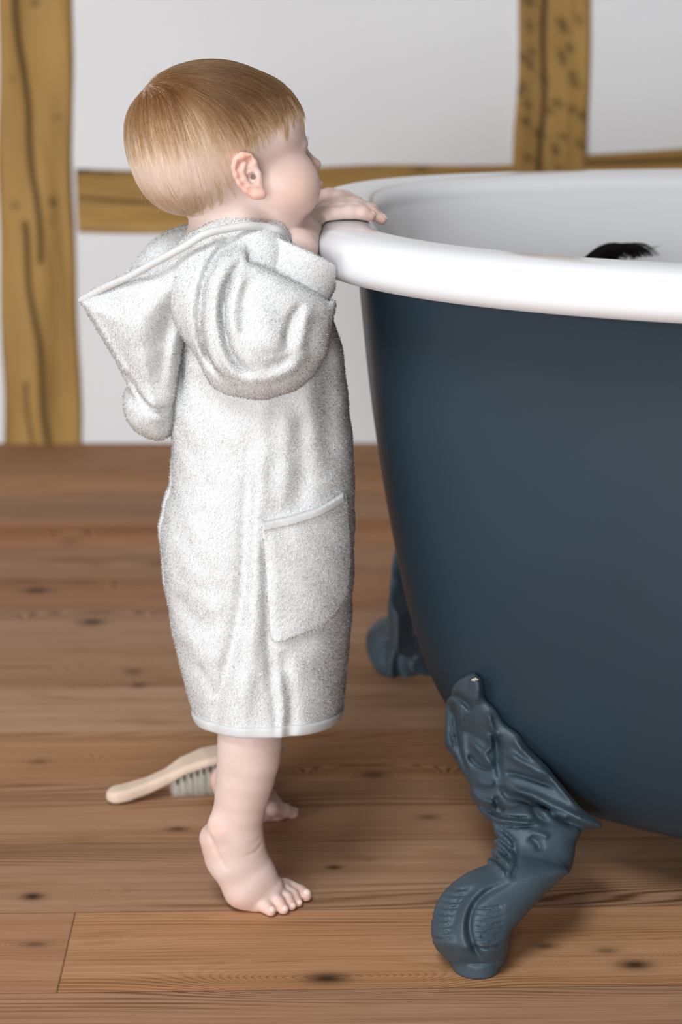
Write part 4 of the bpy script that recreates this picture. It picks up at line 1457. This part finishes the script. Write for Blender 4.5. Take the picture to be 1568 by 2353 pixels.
# hood hanging down the back
def pillow(poly, Yc, T, R, n=4, lean=None):
    q = pxz(smooth_poly(poly, n, closed=True), Yc)
    pa = np.array(q); c = (pa.min(0) + pa.max(0)) / 2; rad = np.linalg.norm(pa.max(0) - pa.min(0)) / 2 + T + .02
    def f(P):
        s = -poly_sd(P[:, 0], P[:, 2], q)
        k = np.clip(s / R, 0, 1); t = T * (1 - (1 - k) ** 2) ** .5
        yc = Yc if lean is None else Yc + lean(P)
        dy = np.abs(P[:, 1] - yc) - t
        return np.where(s > 0, dy * .7, np.maximum(dy * .7, 0) * .5 - s)
    return Fn(f, (c[0], Yc, c[1]), rad)


hl_ = lambda P: np.clip((W(400, 700, 1.53)[0] - P[:, 0]) / .09, 0, 1) * .020
HOOD = Comb([
    (pillow([(650, 517), (610, 505), (560, 500), (500, 506), (440, 538), (370, 592), (300, 630), (250, 654), (184, 690), (184, 706), (220, 762), (260, 826), (288, 880), (318, 934), (352, 968), (388, 960), (410, 860), (432, 740), (470, 650), (530, 572), (600, 588), (655, 592), (672, 556)],
            1.528, .036, .050, lean=hl_), 0),
    (pillow([(440, 520), (404, 524), (354, 553), (316, 600), (304, 634), (360, 660), (450, 640), (500, 580), (490, 530)], 1.590, .034, .030), .004),
    (pillow([(294, 890), (287, 938), (304, 972), (340, 998), (384, 1002), (416, 960), (420, 880), (370, 850)], 1.560, .048, .030), .006),
])
HF_ = lambda pts, w, a, Y=1.50: Crease(pts, Y, w * S(pts[0][1], Y), a, -9, 1.60)
HOODF = [
    (HF_([(280, 860), (310, 915), (350, 950), (400, 950)], 9, -.0055), 0, 'd'), (HF_([(340, 930), (370, 860), (395, 760), (420, 680)], 34, -.0050), 0, 'd'),
    (HF_([(190, 712), (226, 768), (268, 836), (300, 890)], 8, .0020), 0, 'd'), (HF_([(310, 620), (300, 700), (320, 800)], 40, .0030), 0, 'd'),
    (HF_([(470, 575), (430, 640), (408, 720), (392, 820), (380, 900)], 12, .0040), 0, 'd'), (HF_([(452, 590), (405, 690), (372, 800)], 22, -.0030), 0, 'd'),
]
hood_node = Comb([(HOOD, 0)] + HOODF + [(_jit, 0, 'd')])


# ---- patch and bindings lie on the robe's own surface
def on_robe(poly, t, Y=YR, off=0.0):
    q = pxz(poly, Y); pa = np.array(q); c = (pa.min(0) + pa.max(0)) / 2; rad = np.linalg.norm(pa.max(0) - pa.min(0)) / 2 + .07
    def f(P):
        d = shell_solid(P)
        e = np.maximum(np.abs(d - off) - t, poly_sd(P[:, 0], P[:, 2], q))
        return np.maximum(e, P[:, 1] - (YM - .012))
    return Fn(f, (c[0], Y, c[1]), rad)


POCK = smooth_poly([(606, 1200), (660, 1192), (730, 1180), (792, 1166), (802, 1230), (806, 1320), (800, 1385), (782, 1420), (740, 1442), (690, 1450), (640, 1460), (622, 1440), (614, 1330), (608, 1250)], 4, closed=True)
PBIND = [(604, 1196), (660, 1188), (730, 1176), (790, 1160), (794, 1178), (732, 1194), (662, 1206), (606, 1214)]


def hem_f(P):
    d = shell_solid(P)
    e = np.abs(d + .0020) - .0048
    return -smin(-e, -(np.abs(P[:, 2] - hem_z(P) - .0034) - .0048), .003)


# ---- pile: short bent loops of terry standing on the cloth
def pile(V, F, dens, length, seed, outer=None, keep=None):
    g = np.random.default_rng(seed)
    a, b, c, d = (V[F[:, i]] for i in range(4))
    n = np.cross(c - a, d - b); A = np.linalg.norm(n, axis=1); n = n / np.maximum(A, 1e-12)[:, None]; A = A / 2
    m = np.ones(len(F), bool)
    ctr = (a + b + c + d) / 4
    if keep is not None: m &= keep(ctr, n)
    w = A * m
    N = int(w.sum() * dens)
    i = g.choice(len(F), N, p=w / w.sum())
    u, v = g.uniform(size=(2, N, 1))
    r = (a[i] * (1 - u) + b[i] * u) * (1 - v) + (d[i] * (1 - u) + c[i] * u) * v
    nn = n[i]
    # neighbouring loops lean the same way in small patches
    t = g.normal(size=(N, 3)) * .6 + np.array([0, 0, -.40])
    t -= nn * (t * nn).sum(1)[:, None]
    L = length * g.uniform(.6, 1.3, (N, 1))
    up = g.uniform(.2, .8, (N, 1))
    d1 = nn * up + t * .7; d1 /= np.linalg.norm(d1, axis=1)[:, None]
    d2 = nn * up * .15 + t; d2 /= np.linalg.norm(d2, axis=1)[:, None]
    p0 = r - nn * .0003; p1 = r + d1 * L * .55; p2 = p1 + d2 * L * .5
    e = np.cross(nn, t); e /= np.maximum(np.linalg.norm(e, axis=1), 1e-9)[:, None]
    wd = .00022
    vv = np.stack([p0 + e * wd, p0 - e * wd, p1 + e * wd * 1.1, p1 - e * wd * 1.1, p2 + e * wd * .5, p2 - e * wd * .5], 1).reshape(-1, 3)
    f0 = np.array([[0, 1, 3, 2], [2, 3, 5, 4]])
    ff = (f0[None] + (np.arange(N) * 6)[:, None, None]).reshape(-1, 4)
    nrm = np.repeat(nn, 6, 0) + .18 * np.repeat(g.normal(size=(N, 3)), 6, 0)
    nrm /= np.linalg.norm(nrm, axis=1)[:, None]
    return vv, ff, nrm


def terry_part(name, node, parent, h=.0020, dens=0.60e6, length=.0020, seed=1, keep=None, smooth=1, mat='terry', lo=None, hi=None):
    V, F = mesh_sdf(node, h, smooth=smooth, lo=lo, hi=hi)
    if not dens:
        return link_mesh(name, V, F, M[mat], parent)
    a, b, c, d = (V[F[:, i]] for i in range(4))
    fn = np.cross(c - a, d - b); vn = np.zeros_like(V)
    for i in range(4): np.add.at(vn, F[:, i], fn)
    vn /= np.maximum(np.linalg.norm(vn, axis=1), 1e-12)[:, None]
    vv, ff, nrm = pile(V, F, dens, length, seed, keep=keep)
    nF = len(F)
    F = np.concatenate([F, ff + len(V)]); V = np.concatenate([V, vv])
    o = link_mesh(name, V, F.astype(np.int32), M[mat], parent)
    o.data.materials.append(M['pile'])
    o.data.polygons.foreach_set('material_index', (np.arange(len(F)) >= nF).astype(np.int32))
    if len(o.data.vertices) == len(V):
        o.data.normals_split_custom_set_from_vertices(np.concatenate([vn, nrm]).astype(np.float32))
    return o


def outer_only(c, n):
    d = robe_core(c)
    return (d > -.011) & ((n[:, 0] * (c[:, 0] - rc[0]) + n[:, 1] * (c[:, 1] - YM)) > -.01) & (c[:, 2] > hem_z(c) + .0085)


bathrobe = terry_part('bathrobe', Comb([(Fn(robe_core, rc, .42), 0)] + FOLDS + [(_jit, 0, 'd'), (Then(robe_shell), 0, 'x')]), person, seed=2, keep=outer_only)
tag(bathrobe, label='white terry hooded bathrobe')
shell_hood = terry_part('hood', hood_node, bathrobe, seed=3)
terry_part('sleeve', sleeve_near, bathrobe, seed=4)
terry_part('sleeve', Comb([(SLEEVE2, 0), (rim_keep, .002, '-')]), bathrobe, seed=5, dens=.3e6)
tag(terry_part('cuff', Comb([(cuff_near, 0), (rim_keep, .002, '-')]), bathrobe, seed=6, length=.0018, h=.0016), label='turned back sleeve cuff')
terry_part('cuff', Comb([(cuff_far, 0), (rim_keep, .002, '-')]), bathrobe, seed=7, dens=.3e6)
tag(terry_part('pocket', Comb([(on_robe(POCK, .0030, off=.001), 0)]), bathrobe, h=.0016, seed=8, length=.0020, keep=lambda c, n: n[:, 1] < .3), label='patch pocket with smooth bound top edge')
terry_part('pocket_binding', Comb([(on_robe(PBIND, .0032, off=.0032), 0)]), bathrobe, h=.0011, dens=0, mat='binding')
terry_part('hem_binding', Comb([(Fn(hem_f, (rc[0], YM, HEM_Z - .02), .18), 0)]), bathrobe, h=.0013, dens=0, mat='binding', lo=(rc[0] - .12, YM - .14, HEM_Z - .07), hi=(rc[0] + .12, YM + .14, HEM_Z + .03))


# binding along the hood's edge, from the throat round the neck to the hood's point
def hood_edge(pts, w, name='hood_binding'):
    P = smooth_poly([W(a, b, y) for a, b, y in pts], 6)
    rs = np.full(len(P), w)
    node = chain(list(P), list(rs), .002)
    return terry_part(name, node, bathrobe, h=.0011, dens=0, mat='binding')


hood_edge([(656, 540, 1.522), (640, 530, 1.512), (610, 522, 1.508), (570, 519, 1.500), (520, 526, 1.496), (470, 539, 1.492), (420, 569, 1.494), (360, 601, 1.500), (300, 634, 1.510), (240, 661, 1.524), (186, 690, 1.538)], .0026)


# ------------------------------------------------------------------ the dark-haired bather behind the rim
bx = W(1384, 594, 1.80)
bather = empty('person', (float(bx[0]), 1.80, .15))
tag(bather, 'dark-haired bather sitting low in the tub, only the crown showing', 'person')
hc0 = bx + np.array([.0, .0, -.088])
z0 = .13
bnode = Comb([
    (Ell(hc0, (.082, .066, .085)), 0), (Ell(hc0 + [.03, 0, -.05], (.055, .052, .055)), .02), (Ell(hc0 + [.088, 0, -.035], (.010, .010, .012)), .01),
    (Cap(hc0 + [-.01, 0, -.06], hc0 + [-.02, 0, -.13], .030, .034), .015),
    (Cap(hc0 + [-.02, -.06, -.145], hc0 + [-.02, .06, -.145], .030, .030), .02), (Cap(hc0 + [-.02, 0, -.14], hc0 + [-.02, 0, -.225], .058, .060), .03),
    (Cap(hc0 + [-.02, -.072, -.145], hc0 + [.05, -.090, -.215], .024, .019), .01), (Cap(hc0 + [.05, -.09, -.215], hc0 + [.12, -.05, -.225], .018, .014), .008),
    (Cap(hc0 + [-.02, .072, -.145], hc0 + [.05, .090, -.215], .024, .019), .01), (Cap(hc0 + [.05, .09, -.215], hc0 + [.12, .05, -.225], .018, .014), .008),
    (Cap(hc0 + [.0, -.030, -.245], hc0 + [.15, -.05, -.235], .042, .034), .02), (Cap(hc0 + [.15, -.05, -.24], hc0 + [.27, -.04, -.30], .034, .024), .01),
    (Cap(hc0 + [.0, .030, -.245], hc0 + [.15, .05, -.235], .042, .034), .02), (Cap(hc0 + [.15, .05, -.24], hc0 + [.27, .04, -.30], .034, .024), .01),
])
bv, bf = mesh_sdf(bnode, .004, smooth=1)
lowz = bv[:, 2].min()
link_mesh('body', bv, bf, M['skin'], bather, attrs={'flush': np.full(len(bv), .1)})
g = np.random.default_rng(8)
st = []
d = g.normal(size=(9000, 3)); d /= np.linalg.norm(d, axis=1)[:, None]
d = d[(d[:, 2] > -.35) & ~((d[:, 0] > .45) & (d[:, 2] < .55))]
for q in d:
    p = hc0 + q * np.array([.083, .067, .086])
    L = g.uniform(.03, .05); t = np.linspace(0, 1, 8)[:, None]
    away = np.array([q[0] + .35, q[1], 0]); away /= np.linalg.norm(away) + 1e-6
    tang = away - q * (away @ q); tang /= np.linalg.norm(tang) + 1e-6
    pts = p + tang * L * t
    q2 = pts - hc0; s = np.sqrt(((q2 / np.array([.084, .068, .087])) ** 2).sum(1))
    st.append(hc0 + q2 / s[:, None] * (1 + .03 * g.uniform() * t))
# a swept lock that stands up on the crown, and loose ends
for i in range(420):
    a = W(1372 + g.uniform(-35, 44), 598, 1.80 + g.uniform(-.025, .025))
    t = np.linspace(0, 1, 10)[:, None]
    w = g.uniform(.5, 1.0)
    st.append(a + np.array([.044, 0, 0]) * t * w + np.array([0, 0, 1.0]) * np.sin(t * np.pi * .92) * .0165 * w)
for i in range(50):
    a = W(1385 + g.uniform(0, 80), 596, 1.80 + g.uniform(-.02, .02)); ln = g.uniform(.008, .022)
    t = np.linspace(0, 1, 8)[:, None]
    st.append(a + np.array([g.uniform(-.5, 1.0), g.uniform(-.3, .3), .75]) * ln * t + np.array([.6, 0, -.1]) * ln * t ** 2)
hair_object('hair', st, [.00018] * len(st), g.uniform(0, 1, len(st)), M['darkhair'], bather)

# ------------------------------------------------------------------ the hairbrush on the floor
# it stands on its bristle tips and on the butt of its handle
B0 = WZ(244, 1846, 0); B1 = WZ(495, 1815, 0)
BD = (B1 - B0) / np.linalg.norm(B1 - B0); BN = np.array([BD[1], -BD[0], 0])
hairbrush = empty('hairbrush', (float(B0[0] + BD[0] * .08), float(B0[1] + BD[1] * .08), 0))
tag(hairbrush, 'pale wooden hairbrush with goat hair bristles lying behind the toddler', 'hairbrush')


def brush_pt(s, n, z): return B0 + BD * s + BN * n + np.array([0, 0, z])


B_LEN = .178
bs_s = [0, .02, .04, .06, .075, .097, .13, .178]
bs_top = [.0135, .0155, .0195, .0265, .0340, .0400, .0430, .0400]
bs_th = [.0130, .0132, .0130, .0120, .0105, .0098, .0096, .0090]
bs_w = [.0105, .0105, .0090, .0095, .0135, .0165, .0165, .0120]


def brush_f(P):
    q = P - B0; s = q @ BD; n = q @ BN
    sc = np.clip(s, 0, B_LEN)
    top = np.interp(sc, bs_s, bs_top); th = np.interp(sc, bs_s, bs_th); w = np.interp(sc, bs_s, bs_w)
    e = np.sqrt(np.clip(1 - np.clip((.012 - s) / .012, 0, 1) ** 2, 0.0, 1)) * np.sqrt(np.clip(1 - np.clip((s - B_LEN + .014) / .014, 0, 1) ** 2, 0.0, 1))
    r = .0042
    a = np.abs(n) - np.maximum(w * e, .0005) + r; b = np.abs(P[:, 2] - top + th / 2) - np.maximum(th / 2 * (.35 + .65 * e), .0005) + r
    d = np.hypot(np.maximum(a, 0), np.maximum(b, 0)) + np.minimum(np.maximum(a, b), 0) - r
    return np.maximum(d * .85, np.maximum(-s, s - B_LEN))


v, f = mesh_sdf(Comb([(Fn(brush_f, brush_pt(.088, 0, .02), .11), 0)]), .0012, smooth=2)
link_mesh('handle', v, f, M['brushwood'], hairbrush)
strs, tn = [], []
TUFT_S = np.arange(.0665, .160, .0062)
for s in TUFT_S:
    top = np.interp(s, bs_s, bs_top) - np.interp(s, bs_s, bs_th)
    w = np.interp(s, bs_s, bs_w) - .003
    for nq in np.linspace(-1, 1, 5):
        base = brush_pt(s, nq * w, top + .0015)
        for k in range(60):
            o = BD * g.normal() * .0009 + BN * g.normal() * .0009
            dirn = np.array([0, 0, -1.0]) + BD * (g.normal() * .05 + .03) + BN * g.normal() * .06
            ln = (base[2] - .0006) * g.uniform(.94, 1.0)
            t = np.linspace(0, 1, 4)[:, None]
            strs.append(base + o + dirn * ln * t + o * 1.4 * t); tn.append(g.uniform())
bm = mat_hair('goat_bristle', [(0, (.62, .60, .51)), (1, (.80, .78, .69))])
tag(hair_object('bristles', strs, [.00012] * len(strs), tn, bm, hairbrush), kind='stuff')
# solid dark beads along the head's side: painted shade of the tuft bores
hv, hf2 = [], []
for s in TUFT_S:
    top = np.interp(s, bs_s, bs_top) - np.interp(s, bs_s, bs_th); w = np.interp(s, bs_s, bs_w)
    v, f = ball(brush_pt(s + .001, w - .0022, top - .0004), (.0010, .0026, .0042), 8, np.stack([BD, BN, [0, 0, 1.]]))
    hf2.append(f + len(hv) * len(v)); hv.append(v)
link_mesh('tuft_slot_shade', np.concatenate(hv), np.concatenate(hf2), M['hole'], hairbrush)
